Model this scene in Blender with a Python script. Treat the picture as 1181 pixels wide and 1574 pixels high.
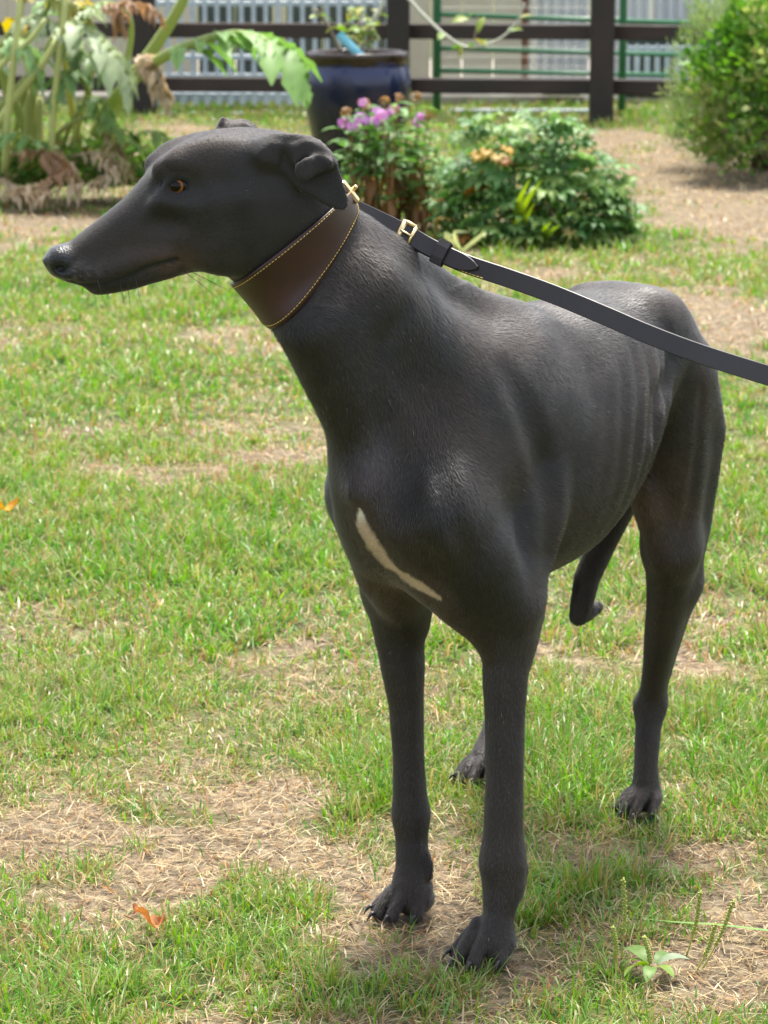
import bpy, bmesh, math, random
import numpy as np
from mathutils import Vector, Matrix

# ------------------------------------------------------------------ scene, camera, light
scene = bpy.context.scene
for o in list(bpy.data.objects):
    bpy.data.objects.remove(o, do_unlink=True)
COL = scene.collection

CAM_H = 1.15                      # camera height, metres
F_PX = 4634.0                     # focal length in pixels of the 1181 x 1574 photograph
PITCH = math.atan((787 + 180) / F_PX)

cam_data = bpy.data.cameras.new('camera')
cam = bpy.data.objects.new('camera', cam_data)
COL.objects.link(cam)
cam.location = (0, 0, CAM_H)
cam.rotation_euler = (math.pi / 2 - PITCH, 0, 0)
cam_data.sensor_fit = 'VERTICAL'
cam_data.sensor_height = 36.0
cam_data.sensor_width = 27.0
cam_data.lens = 36.0 * F_PX / 1574.0
cam_data.clip_start = 0.05
cam_data.clip_end = 2000.0
cam_data.dof.use_dof = True
cam_data.dof.focus_distance = 3.12
cam_data.dof.aperture_fstop = 17.0
scene.camera = cam

SUN_EL, SUN_AZ = math.radians(69), math.radians(12)   # high, behind the dog, softened by thin cloud
world = bpy.data.worlds.new('World')
scene.world = world
world.use_nodes = True
wn = world.node_tree
bg = wn.nodes['Background']
sky = wn.nodes.new('ShaderNodeTexSky')
sky.sky_type = 'NISHITA'
sky.sun_disc = False
sky.sun_elevation = SUN_EL
sky.sun_rotation = SUN_AZ
sky.air_density = 1.0
sky.dust_density = 3.0
sky.ozone_density = 1.0
veil = wn.nodes.new('ShaderNodeHueSaturation')          # thin high cloud takes the blue out of the sky
veil.inputs['Saturation'].default_value = 0.45
wn.links.new(sky.outputs['Color'], veil.inputs['Color'])
wn.links.new(veil.outputs['Color'], bg.inputs['Color'])
bg.inputs['Strength'].default_value = 0.14

sun_data = bpy.data.lights.new('sun', 'SUN')
sun_data.energy = 3.0
sun_data.angle = math.radians(14.0)
sun_data.color = (1.0, 0.95, 0.87)
sun = bpy.data.objects.new('sun', sun_data)
COL.objects.link(sun)
sun_dir = Vector((math.sin(SUN_AZ) * math.cos(SUN_EL), math.cos(SUN_AZ) * math.cos(SUN_EL), math.sin(SUN_EL)))
sun.rotation_euler = sun_dir.to_track_quat('Z', 'Y').to_euler()
sun.location = (0, 0, 10)

scene.view_settings.view_transform = 'Standard'
scene.view_settings.look = 'None'
scene.view_settings.exposure = 1.6
scene.view_settings.gamma = 1.0
scene.view_settings.use_curve_mapping = False

# ------------------------------------------------------------------ helpers
RNG = np.random.default_rng(7)
CAMP = np.array([0, 0, CAM_H])
_c, _s = math.cos(PITCH), math.sin(PITCH)


def ray(px, py):
    x = (px - 590.5) / F_PX
    y = -(py - 787.0) / F_PX
    return np.array([x, _c + y * _s, -_s + y * _c])


def G(px, py, z=0.0):
    """point of the horizontal plane z seen at a photo pixel"""
    d = ray(px, py)
    return CAMP + d * ((z - CAM_H) / d[2])


def PY(px, py, Y):
    """point at distance Y seen at a photo pixel"""
    d = ray(px, py)
    return CAMP + d * (Y / d[1])


def proj(p):
    v = np.asarray(p) - CAMP
    w = v[..., 1] * _c - v[..., 2] * _s
    u = v[..., 1] * _s + v[..., 2] * _c
    return 590.5 + F_PX * v[..., 0] / w, 787.0 - F_PX * u / w, w


def nrm(v):
    v = np.asarray(v, float)
    return v / (np.linalg.norm(v, axis=-1, keepdims=True) + 1e-12)


def tag(o, label=None, cat=None, group=None, kind=None):
    if label: o['label'] = label
    if cat: o['category'] = cat
    if group: o['group'] = group
    if kind: o['kind'] = kind
    return o


def empty(name, loc=(0, 0, 0), rz=0.0):
    o = bpy.data.objects.new(name, None)
    COL.objects.link(o)
    o.location = loc
    o.rotation_euler = (0, 0, rz)
    o.empty_display_size = 0.05
    return o


def link_mesh(name, me, mat=None, parent=None):
    o = bpy.data.objects.new(name, me)
    COL.objects.link(o)
    if mat is not None and not me.materials:
        me.materials.append(mat)
    if parent is not None:
        o.parent = parent
        # geometry is given in world coordinates; cancel the parent's transform
        o.matrix_parent_inverse = parent_world(parent).inverted()
    return o


def parent_world(p):
    m = p.matrix_basis.copy()
    while p.parent is not None:
        m = p.parent.matrix_basis @ p.matrix_parent_inverse @ m
        p = p.parent
    return m


def np_mesh(name, verts, faces, smooth=True):
    """verts (n,3); faces (m,3) or (m,4) array, or list of arrays mixing both"""
    me = bpy.data.meshes.new(name)
    verts = np.asarray(verts, np.float32)
    if not isinstance(faces, list):
        faces = [faces]
    faces = [np.asarray(f, np.int32) for f in faces if len(f)]
    loops = np.concatenate([f.ravel() for f in faces])
    counts = np.concatenate([np.full(len(f), f.shape[1], np.int32) for f in faces])
    starts = np.concatenate([[0], np.cumsum(counts)[:-1]]).astype(np.int32)
    me.vertices.add(len(verts))
    me.vertices.foreach_set('co', verts.ravel())
    me.loops.add(len(loops))
    me.loops.foreach_set('vertex_index', loops)
    me.polygons.add(len(counts))
    me.polygons.foreach_set('loop_start', starts)
    me.polygons.foreach_set('loop_total', counts)
    if smooth:
        me.polygons.foreach_set('use_smooth', np.ones(len(counts), bool))
    me.update(calc_edges=True)
    return me


def vcol(me, name, rgb):
    rgb = np.asarray(rgb, np.float32)
    if rgb.shape[1] == 3:
        rgb = np.concatenate([rgb, np.ones((len(rgb), 1), np.float32)], 1)
    a = me.color_attributes.new(name, 'FLOAT_COLOR', 'POINT')
    a.data.foreach_set('color', rgb.ravel())


class MB:
    """collects shapes; build() links them as one mesh object"""
    def __init__(self):
        self.v, self.f = [], []

    def add(self, vs, fs):
        n = len(self.v)
        self.v += [tuple(map(float, p)) for p in vs]
        self.f += [tuple(i + n for i in f) for f in fs]
        return self

    def box(self, c, size, rot=None, bevel=0.0):
        c = np.asarray(c, float)
        sx, sy, sz = np.asarray(size, float) / 2
        b = min(bevel, sx * .9, sy * .9, sz * .9)
        R = np.eye(3) if rot is None else np.asarray(rot)
        if b <= 0:
            P = np.array([[x, y, z] for x in (-sx, sx) for y in (-sy, sy) for z in (-sz, sz)])
            return self.add(P @ R.T + c, [(0, 1, 3, 2), (4, 6, 7, 5), (0, 4, 5, 1), (2, 3, 7, 6), (0, 2, 6, 4), (1, 5, 7, 3)])
        bm = bmesh.new()
        bmesh.ops.create_cube(bm, size=1.0)
        for v in bm.verts:
            v.co = Vector((v.co.x * 2 * sx, v.co.y * 2 * sy, v.co.z * 2 * sz))
        bmesh.ops.bevel(bm, geom=list(bm.edges), offset=b, segments=1, affect='EDGES')
        bm.verts.index_update()
        P = np.array([v.co[:] for v in bm.verts])
        F = [[v.index for v in f.verts] for f in bm.faces]
        bm.free()
        return self.add(P @ R.T + c, F)

    def tube(self, pts, rad, n=8, caps=True, flat=1.0):
        pts = np.asarray(pts, float)
        m = len(pts)
        rad = np.full(m, rad) if np.isscalar(rad) else np.asarray(rad, float)
        t = nrm(np.gradient(pts, axis=0))
        up = np.array([0, 0, 1.0]) if abs(t[0][2]) < .9 else np.array([1.0, 0, 0])
        a = nrm(np.cross(up, t[0]))
        vs = []
        for i in range(m):
            a = nrm(a - t[i] * np.dot(a, t[i]))
            b = np.cross(t[i], a)
            for k in range(n):
                th = 2 * math.pi * k / n
                vs.append(pts[i] + rad[i] * (a * math.cos(th) + flat * b * math.sin(th)))
        fs = [(i * n + k, i * n + (k + 1) % n, (i + 1) * n + (k + 1) % n, (i + 1) * n + k) for i in range(m - 1) for k in range(n)]
        if caps:
            fs.append(tuple(range(n))[::-1])
            fs.append(tuple((m - 1) * n + k for k in range(n)))
        return self.add(vs, fs)

    def lathe(self, prof, c, n=48):
        """prof: list of (r, z)"""
        c = np.asarray(c, float)
        m = len(prof)
        vs = [c + np.array([r * math.cos(2 * math.pi * k / n), r * math.sin(2 * math.pi * k / n), z]) for r, z in prof for k in range(n)]
        fs = [(i * n + k, i * n + (k + 1) % n, (i + 1) * n + (k + 1) % n, (i + 1) * n + k) for i in range(m - 1) for k in range(n)]
        return self.add(vs, fs)

    def mesh(self, name, smooth=False):
        me = bpy.data.meshes.new(name)
        me.from_pydata(self.v, [], self.f)
        if smooth:
            me.polygons.foreach_set('use_smooth', np.ones(len(me.polygons), bool))
        me.update()
        return me

    def build(self, name, mat, parent=None, smooth=False):
        return link_mesh(name, self.mesh(name, smooth), mat, parent)


def material(name, col=(.5, .5, .5), rough=.6, metal=0.0, spec=.5):
    m = bpy.data.materials.new(name)
    m.use_nodes = True
    b = m.node_tree.nodes['Principled BSDF']
    b.inputs['Base Color'].default_value = (*col, 1)
    b.inputs['Roughness'].default_value = rough
    b.inputs['Metallic'].default_value = metal
    b.inputs['Specular IOR Level'].default_value = spec
    return m


def N(m, kind, **kw):
    n = m.node_tree.nodes.new(kind)
    for k, v in kw.items():
        if k in n.inputs:
            n.inputs[k].default_value = v
        else:
            setattr(n, k, v)
    return n


def L(m, a, b):
    m.node_tree.links.new(a, b)


def bsdf(m):
    return m.node_tree.nodes['Principled BSDF']


def noise_color(m, stops, scale=20.0, detail=6.0, stretch=(1, 1, 1), coord='Object', rough_var=None, bump=0.0, bump_scale=None, dist=.002):
    """colour ramp over a noise, with optional bump"""
    tc = N(m, 'ShaderNodeTexCoord')
    mp = N(m, 'ShaderNodeMapping')
    mp.inputs['Scale'].default_value = stretch
    L(m, tc.outputs[coord], mp.inputs['Vector'])
    nz = N(m, 'ShaderNodeTexNoise', Scale=scale, Detail=detail, Roughness=.6)
    L(m, mp.outputs[0], nz.inputs['Vector'])
    cr = N(m, 'ShaderNodeValToRGB')
    el = cr.color_ramp.elements
    while len(el) > 1:
        el.remove(el[-1])
    for i, (p, c) in enumerate(stops):
        e = el[0] if i == 0 else el.new(p)
        e.position = p
        e.color = (*c, 1)
    L(m, nz.outputs['Fac'], cr.inputs[0])
    L(m, cr.outputs[0], bsdf(m).inputs['Base Color'])
    if rough_var:
        mr = N(m, 'ShaderNodeMapRange')
        mr.inputs['To Min'].default_value, mr.inputs['To Max'].default_value = rough_var
        L(m, nz.outputs['Fac'], mr.inputs['Value'])
        L(m, mr.outputs[0], bsdf(m).inputs['Roughness'])
    if bump:
        n2 = N(m, 'ShaderNodeTexNoise', Scale=bump_scale or scale * 3, Detail=5.0)
        L(m, mp.outputs[0], n2.inputs['Vector'])
        bp = N(m, 'ShaderNodeBump', Strength=bump, Distance=dist)
        L(m, n2.outputs['Fac'], bp.inputs['Height'])
        L(m, bp.outputs[0], bsdf(m).inputs['Normal'])
    return m


def pchip(xs, ys):
    """monotone cubic through the knots, as a lookup"""
    xs, ys = np.asarray(xs, float), np.asarray(ys, float)
    o = np.argsort(xs)
    xs, ys = xs[o], ys[o]
    h = np.diff(xs)
    d = np.diff(ys) / h
    m = np.zeros_like(ys)
    m[0], m[-1] = d[0], d[-1]
    for i in range(1, len(xs) - 1):
        m[i] = 0 if d[i - 1] * d[i] <= 0 else (h[i - 1] + h[i]) * 3 / ((2 * h[i] + h[i - 1]) / d[i - 1] + (h[i] + 2 * h[i - 1]) / d[i])
    X = np.linspace(xs[0], xs[-1], 600)
    k = np.clip(np.searchsorted(xs, X) - 1, 0, len(xs) - 2)
    t = (X - xs[k]) / h[k]
    Y = (2 * t**3 - 3 * t**2 + 1) * ys[k] + (t**3 - 2 * t**2 + t) * h[k] * m[k] + (-2 * t**3 + 3 * t**2) * ys[k + 1] + (t**3 - t**2) * h[k] * m[k + 1]
    return lambda q: np.interp(q, X, Y)


def smooth_path(pts, n=40):
    """Catmull-Rom through 3-D points"""
    P = np.asarray(pts, float)
    P = np.vstack([2 * P[0] - P[1], P, 2 * P[-1] - P[-2]])
    out = []
    segs = len(P) - 3
    for q in np.linspace(0, segs - 1e-6, n):
        i = int(q); t = q - i
        a, b, c, d = P[i:i + 4]
        out.append(.5 * ((2 * b) + (-a + c) * t + (2 * a - 5 * b + 4 * c - d) * t**2 + (-a + 3 * b - 3 * c + d) * t**3))
    return np.array(out)


# ------------------------------------------------------------------ lawn
def vnoise(x, y, scale, seed):
    """smooth 2-D value noise, 0..1"""
    qx, qy = x * scale + seed * 7.31, y * scale - seed * 3.77
    ix, iy = np.floor(qx).astype(np.int64), np.floor(qy).astype(np.int64)
    fx, fy = qx - ix, qy - iy
    fx, fy = fx * fx * (3 - 2 * fx), fy * fy * (3 - 2 * fy)

    def h(a, b):
        n = (a * 374761393 + b * 668265263 + seed * 974711) & 0x7fffffff
        n = ((n ^ (n >> 13)) * 1274126177) & 0x7fffffff
        n = n ^ (n >> 16)
        return (n % 65536) / 65535.0
    return (h(ix, iy) * (1 - fx) + h(ix + 1, iy) * fx) * (1 - fy) + (h(ix, iy + 1) * (1 - fx) + h(ix + 1, iy + 1) * fx) * fy


# patches where the turf has worn thin (negative) or grows thick (positive): centre, half-width, half-depth in photo pixels, strength
PATCH = [
    (120, 1280, 190, 48, -.95), (330, 1285, 210, 52, -.85), (430, 1215, 90, 34, -.8), (520, 1345, 120, 45, -.6), (690, 1345, 90, 75, -.75), (460, 1545, 230, 50, -1.0), (720, 1535, 140, 45, -.6), (40, 1420, 60, 24, -.4), (540, 1430, 100, 40, -.55), (700, 1430, 120, 50, -.6), (250, 1520, 70, 40, -.35), (1060, 1545, 70, 24, -.4), (200, 1425, 50, 16, -.5), (330, 1490, 120, 26, -.5),
    (900, 1300, 130, 38, -.75), (1080, 1335, 150, 42, -.85), (1130, 1450, 110, 60, -.9), (620, 1470, 80, 40, -.35), (160, 1395, 60, 26, -.7), (250, 1345, 90, 26, -.6), (960, 1420, 100, 30, -.45),
    (180, 725, 190, 20, -.55), (420, 690, 120, 22, -.35), (60, 350, 90, 30, -.5), (1080, 270, 170, 66, -1.0), (1000, 225, 140, 34, -.6), (1110, 490, 90, 52, -.95), (850, 425, 90, 20, -.6), (1130, 330, 90, 36, -.8),
    (330, 510, 110, 22, -.35), (850, 1000, 80, 30, -.4), (1060, 1020, 70, 34, -.55), (30, 870, 70, 26, -.4), (430, 1010, 120, 26, -.3), (310, 205, 130, 14, -.5), (1000, 840, 60, 30, -.25), (760, 1130, 40, 30, -.1),
    (860, 1165, 110, 85, .75), (560, 1205, 110, 55, .75), (260, 865, 220, 60, .55), (140, 1110, 170, 60, .35), (90, 580, 220, 70, .35), (360, 1420, 120, 62, .62), (90, 1510, 150, 60, .55), (960, 1560, 170, 28, .45), (240, 1240, 60, 26, .35),
    (1130, 1150, 90, 60, .4), (500, 1310, 70, 26, .45), (950, 370, 100, 16, .5), (1050, 545, 90, 40, .3), (1090, 700, 70, 80, .35), (870, 1370, 110, 30, .35), (400, 780, 120, 40, .3), (980, 290, 60, 12, .45), (260, 170, 200, 12, .6), (1070, 600, 110, 30, .35),
    (1060, 185, 90, 18, .7), (1060, 315, 50, 10, .4), (1000, 250, 70, 9, .3), (150, 640, 160, 30, .2), (720, 1215, 50, 30, .5)]
PAT = []
for px, py, rx, ry, a in PATCH:
    c = G(px, py)
    PAT.append((c[0], c[1], abs(G(px + rx, py)[0] - c[0]), abs(G(px, py - ry)[1] - G(px, py + ry)[1]) / 2, a))


def green(x, y):
    """how thick the living turf is, about 0 (bare, dry) to 1 (lush)"""
    g = .60 + .50 * (vnoise(x, y, 2.3, 1) - .5) + .55 * (vnoise(x, y, 6.5, 2) - .5) + .40 * (vnoise(x, y, 17, 3) - .5) + .25 * (vnoise(x, y, 45, 4) - .5)
    wx = x + .05 * (vnoise(x, y, 8, 5) - .5) * (1 + y * .12)
    wy = y + .16 * (vnoise(x, y, 7, 6) - .5) * (1 + y * .12)
    neg = np.zeros_like(g); pos = np.zeros_like(g)
    for cx, cy, rx, ry, a in PAT:
        e = a * np.exp(-(((wx - cx) / rx)**2 + ((wy - cy) / ry)**2)**1.3)
        if a < 0: neg = np.minimum(neg, e)
        else: pos = np.maximum(pos, e)
    return g + neg + pos


def clump(x, y):
    """where the longest, darkest tufts stand"""
    c = np.zeros_like(x)
    for cx, cy, rx, ry, a in PAT:
        if a >= .7:
            c = np.maximum(c, np.exp(-(((x - cx) / rx)**2 + ((y - cy) / ry)**2)**1.5))
    return c


def relief(x, y):
    return .007 * (vnoise(x, y, 7, 11) - .5) + .005 * (vnoise(x, y, 22, 12) - .5) + .0035 * (vnoise(x, y, 60, 13) - .5)


gx = np.unique(np.concatenate([np.linspace(-1.4, 1.4, 141), np.linspace(-4, 4, 101), np.linspace(-14, 14, 57), np.array([-400, -200, -100, -60, -30, -20, 20, 30, 60, 100, 200, 400.])]).round(4))
gy = np.unique(np.concatenate([np.linspace(2.4, 5.2, 141), np.linspace(5.2, 10, 121), np.linspace(10, 20, 101), np.array([-300, -100, -30, -10, -4, 0, 1, 1.8, 2.2, 24, 30, 40, 60, 100, 200, 500, 900.])]).round(4))
GX, GY = np.meshgrid(gx, gy, indexing='ij')
gv = np.stack([GX.ravel(), GY.ravel(), relief(GX.ravel(), GY.ravel()) - .006], 1)
ni, nj = len(gx), len(gy)
ii, jj = np.meshgrid(np.arange(ni - 1), np.arange(nj - 1), indexing='ij')
a = (ii * nj + jj).ravel()
gf = np.stack([a, a + nj, a + nj + 1, a + 1], 1)
me = np_mesh('lawn', gv, gf)
gg = np.clip(green(gv[:, 0], gv[:, 1]), -.3, 1.2)
vcol(me, 'turf', np.stack([gg * .5 + .25, gg * 0, gg * 0], 1))
m_soil = material('lawn_soil', rough=.95, spec=.2)
at = N(m_soil, 'ShaderNodeAttribute', attribute_name='turf')
sx = N(m_soil, 'ShaderNodeSeparateColor'); L(m_soil, at.outputs['Color'], sx.inputs[0])
gm = N(m_soil, 'ShaderNodeNewGeometry')
n1_ = N(m_soil, 'ShaderNodeTexNoise', Scale=55.0, Detail=8.0, Roughness=.7); L(m_soil, gm.outputs['Position'], n1_.inputs['Vector'])
n2_ = N(m_soil, 'ShaderNodeTexNoise', Scale=9.0, Detail=6.0, Roughness=.65); L(m_soil, gm.outputs['Position'], n2_.inputs['Vector'])
c1 = N(m_soil, 'ShaderNodeValToRGB')       # bare ground: earth, dust, trodden straw
for i, (p, c) in enumerate([(.32, (.045, .034, .024)), (.47, (.14, .108, .070)), (.60, (.27, .215, .140)), (.75, (.38, .315, .215))]):
    e = c1.color_ramp.elements[i] if i < 2 else c1.color_ramp.elements.new(p)
    e.position, e.color = p, (*c, 1)
L(m_soil, n1_.outputs['Fac'], c1.inputs[0])
c2 = N(m_soil, 'ShaderNodeValToRGB')       # under thick turf: moss and old thatch
for i, (p, c) in enumerate([(.35, (.040, .055, .015)), (.55, (.085, .11, .028)), (.7, (.16, .15, .06))]):
    e = c2.color_ramp.elements[i] if i < 2 else c2.color_ramp.elements.new(p)
    e.position, e.color = p, (*c, 1)
L(m_soil, n2_.outputs['Fac'], c2.inputs[0])
mr = N(m_soil, 'ShaderNodeMapRange')
mr.inputs['From Min'].default_value, mr.inputs['From Max'].default_value = .33, .58
L(m_soil, sx.outputs[0], mr.inputs['Value'])
mx = N(m_soil, 'ShaderNodeMix', data_type='RGBA')
L(m_soil, mr.outputs[0], mx.inputs[0]); L(m_soil, c1.outputs[0], mx.inputs[6]); L(m_soil, c2.outputs[0], mx.inputs[7])
L(m_soil, mx.outputs[2], bsdf(m_soil).inputs['Base Color'])
bp = N(m_soil, 'ShaderNodeBump', Strength=.9, Distance=.012)
L(m_soil, n1_.outputs['Fac'], bp.inputs['Height']); L(m_soil, bp.outputs[0], bsdf(m_soil).inputs['Normal'])
tag(link_mesh('lawn', me, m_soil), kind='structure')


def leaf_shader(name, attr='leafcol', rough=.42, trans=.35, spec=.4):
    m = material(name, rough=rough, spec=spec)
    at = N(m, 'ShaderNodeAttribute', attribute_name=attr)
    L(m, at.outputs['Color'], bsdf(m).inputs['Base Color'])
    tr = N(m, 'ShaderNodeBsdfTranslucent')
    hs_ = N(m, 'ShaderNodeHueSaturation'); hs_.inputs['Saturation'].default_value = 1.15; hs_.inputs['Value'].default_value = 1.25
    L(m, at.outputs['Color'], hs_.inputs['Color']); L(m, hs_.outputs[0], tr.inputs['Color'])
    ms = N(m, 'ShaderNodeMixShader'); ms.inputs[0].default_value = trans
    L(m, bsdf(m).outputs[0], ms.inputs[1]); L(m, tr.outputs[0], ms.inputs[2])
    L(m, ms.outputs[0], m.node_tree.nodes['Material Output'].inputs['Surface'])
    return m


m_grass = leaf_shader('grass_blades', rough=.38, trans=.38)
m_straw = leaf_shader('straw', rough=.6, trans=.25, spec=.25)


def blade_mesh(name, P, az, ln, lean, wd, colr, bend, tipc=None):
    """one curved blade per row: root, compass direction, length, lean (radians from upright), half width, colour"""
    m = len(P)
    d = np.stack([np.cos(az), np.sin(az), np.zeros(m)], 1)
    tw = az + math.pi / 2 + RNG.normal(0, .6, m)
    s = np.stack([np.cos(tw), np.sin(tw), np.zeros(m)], 1)
    up = np.array([0, 0, 1.0])
    l1, l2 = lean, np.minimum(lean + bend, 1.75)
    mid = P + (d * np.sin(l1)[:, None] + up * np.cos(l1)[:, None]) * (ln * .5)[:, None]
    tip = mid + (d * np.sin(l2)[:, None] + up * np.cos(l2)[:, None]) * (ln * .5)[:, None]
    tip[:, 2] = np.maximum(tip[:, 2], P[:, 2] + .001)
    w = wd[:, None]
    V = np.concatenate([P - s * w * .8, P + s * w * .8, mid + s * w, mid - s * w, tip])
    i = np.arange(m)
    me = np_mesh(name, V, [np.stack([i, i + m, i + 2 * m, i + 3 * m], 1), np.stack([i + 3 * m, i + 2 * m, i + 4 * m], 1)], smooth=False)
    tc_ = colr if tipc is None else tipc
    vcol(me, 'leafcol', np.concatenate([colr, colr, colr * .6 + tc_ * .4, colr * .6 + tc_ * .4, tc_]))
    return me


SCATTER_OUT = False


def scatter(y0, y1, dens, spread=1.0, margin=.30):
    """random ground points in the widening strip the camera sees, and a margin beside it"""
    if SCATTER_OUT:                      # thinner turf to both sides of the strip in view
        w = 1.6 + .22 * y1
        n = int(2 * w * (y1 - y0) * dens)
        y = y0 + (y1 - y0) * RNG.random(n)
        x = (.135 * y + .28 + w * RNG.random(n)**1.4) * np.where(RNG.random(n) < .5, -1, 1)
        return x, y
    half = lambda y: .135 * y * spread + margin
    area = (half(y0) + half(y1)) * (y1 - y0)
    n = int(area * dens)
    y = y0 + (y1 - y0) * RNG.random(int(n * 1.0))
    k = half(y) / half(y1)
    keep = RNG.random(len(y)) < k
    y = y[keep]
    x = (RNG.random(len(y)) * 2 - 1) * half(y)
    # fill to the wanted density
    return x, y


GREENS = np.array([(.055, .190, .015), (.092, .250, .022), (.140, .295, .034), (.210, .320, .052), (.078, .215, .046)])
YELLOW = np.array([(.25, .22, .065), (.30, .23, .085), (.34, .25, .10)])
STRAWS = np.array([(.40, .28, .14), (.48, .37, .21), (.33, .20, .09), (.55, .45, .29), (.29, .15, .065)])


def grass_zone(y0, y1, tufts, per, wscale, loose, hscale=1.0):
    P, AZ, LN, LE, WD, CO, TC, BE = [], [], [], [], [], [], [], []
    # tufts
    x, y = scatter(y0, y1, tufts)
    g = green(x, y)
    keep = RNG.random(len(x)) < np.clip((g - .02) / .55, .02, 1.0)
    x, y, g = x[keep], y[keep], g[keep]
    lush = np.clip(g, 0, 1.2)
    tone = vnoise(x, y, 3.1, 21) * .6 + RNG.random(len(x)) * .4
    cl = clump(x, y) * (.4 + .6 * vnoise(x, y, 9, 23))
    tall = (.6 + .8 * vnoise(x, y, 5, 22)) * (.55 + .65 * lush) * hscale * (1 + .85 * cl)
    tone = tone * (1 - .6 * cl)
    dryf = np.clip(.56 - g * .55, .05, .85)
    n = np.maximum(3, (per * (.5 + RNG.random(len(x))))).astype(int)
    idx = np.repeat(np.arange(len(x)), n)
    m = len(idx)
    a = RNG.random(m) * 2 * math.pi
    rr = .004 + .013 * np.sqrt(RNG.random(m)) * wscale**.5
    bx, by = x[idx] + np.cos(a) * rr, y[idx] + np.sin(a) * rr
    az = a + RNG.normal(0, .7, m)
    dry = RNG.random(m) < dryf[idx]
    ln = (.020 + .032 * RNG.random(m)**1.3) * tall[idx] * np.where(dry, .85, 1.0)
    lean = np.abs(RNG.normal(.52, .36, m)) + np.where(dry, .25, 0)
    be = np.abs(RNG.normal(.55, .4, m))
    wd = (.00062 + .00075 * RNG.random(m)) * wscale * np.where(dry, .8, 1.0)
    t = np.clip(tone[idx] * .75 + RNG.random(m) * .35, 0, .999) * 4
    i = t.astype(int); f = (t - i)[:, None]
    cg = GREENS[i] * (1 - f) + GREENS[np.minimum(i + 1, 4)] * f
    cg = cg * (.8 + .4 * RNG.random((m, 1)))
    cs = STRAWS[RNG.integers(0, 5, m)] * (.75 + .4 * RNG.random((m, 1)))
    cy = YELLOW[RNG.integers(0, 3, m)]
    yl = (RNG.random(m) < .16)[:, None]
    cg = np.where(yl, cy, cg)
    c = np.where(dry[:, None], cs, cg)
    tip = np.where((RNG.random(m) < .35)[:, None], cs, c)
    P.append(np.stack([bx, by, relief(bx, by) - .008], 1)); AZ.append(az); LN.append(ln); LE.append(lean); WD.append(wd); CO.append(c); TC.append(tip); BE.append(be)
    # loose short blades between
    x, y = scatter(y0, y1, loose)
    g = green(x, y)
    keep = RNG.random(len(x)) < np.clip(.30 + g * .6, .25, 1)
    x, y, g = x[keep], y[keep], g[keep]
    m = len(x)
    dry = RNG.random(m) < np.clip(.92 - g * .75, .15, .97)
    ln = (.014 + .024 * RNG.random(m)) * hscale
    c = np.where(dry[:, None], STRAWS[RNG.integers(0, 5, m)] * (.7 + .45 * RNG.random((m, 1))), GREENS[RNG.integers(0, 5, m)] * (.8 + .5 * RNG.random((m, 1))))
    lean = np.where(dry, np.abs(RNG.normal(.95, .4, m)), np.abs(RNG.normal(.6, .35, m)))
    P.append(np.stack([x, y, relief(x, y) - .006], 1)); AZ.append(RNG.random(m) * 2 * math.pi); LN.append(ln); LE.append(np.minimum(lean, 1.5)); WD.append((.0006 + .0007 * RNG.random(m)) * wscale); CO.append(c); TC.append(c); BE.append(np.abs(RNG.normal(.3, .3, m)))
    return [np.concatenate(q) for q in (P, AZ, LN, LE, WD, CO, TC, BE)]


SIDE = []
for y0, y1, tf, pr, ws, lo in ((2.3, 5.0, 230, 9, 2.2, 700), (5.0, 9.0, 110, 9, 3.0, 350), (9.0, 17.5, 45, 9, 4.5, 130)):
    SCATTER_OUT = True
    SIDE.append(grass_zone(y0, y1, tf, pr, ws, lo, 1.15))
SCATTER_OUT = False
Z = SIDE + [grass_zone(2.55, 4.4, 2050, 18, .92, 17000, .84), grass_zone(4.4, 6.2, 1300, 15, 1.4, 8500, 1.0), grass_zone(6.2, 9.5, 600, 13, 2.0, 3800, 1.05), grass_zone(9.5, 17.5, 190, 11, 3.1, 1200, 1.15)]
P, AZ, LN, LE, WD, CO, TC, BE = [np.concatenate(q) for q in zip(*Z)]
me = blade_mesh('grass', P, AZ, LN, LE, WD, CO, BE, TC)
tag(link_mesh('grass', me, m_grass), 'patchy lawn grass, green tufts mixed with dry straw-coloured blades', 'grass', kind='stuff')

# straw and dead stems lying flat on the worn ground
Q = []
for y0, y1, dens, ws in ((2.55, 4.4, 26000, 1.0), (4.4, 6.5, 6000, 1.5), (6.5, 10.5, 2600, 2.0), (10.5, 16, 1900, 2.6)):
    x, y = scatter(y0, y1, dens)
    g = green(x, y)
    keep = RNG.random(len(x)) < np.clip(.75 - g * .9, .05, .9)
    x, y = x[keep], y[keep]
    m = len(x)
    Q.append((np.stack([x, y, relief(x, y) - .003 + .007 * RNG.random(m)**2], 1), RNG.random(m) * 2 * math.pi, (.010 + .042 * RNG.random(m)**2.4) * ws**.4, np.clip(RNG.normal(1.42, .12, m), 1.0, 1.56), (.00035 + .0005 * RNG.random(m)) * ws,
              (STRAWS * np.array([.98, 1.0, .95]))[RNG.choice(5, m, p=[.27, .24, .18, .17, .14])] * (.45 + .75 * RNG.random((m, 1))), np.abs(RNG.normal(.0, .2, m))))
Q = [np.concatenate(q) for q in zip(*Q)]
me = blade_mesh('straw_litter', Q[0], Q[1], Q[2], Q[3], Q[4], Q[5], Q[6])
tag(link_mesh('straw_litter', me, m_straw), 'dry straw and dead grass stems strewn over the worn ground', 'straw', kind='stuff')
# ------------------------------------------------------------------ fences and walls beyond the lawn
def zat(py, Y):
    return PY(590, py, Y)[2]


def xat(px, Y):
    return PY(px, 100, Y)[0]


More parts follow.
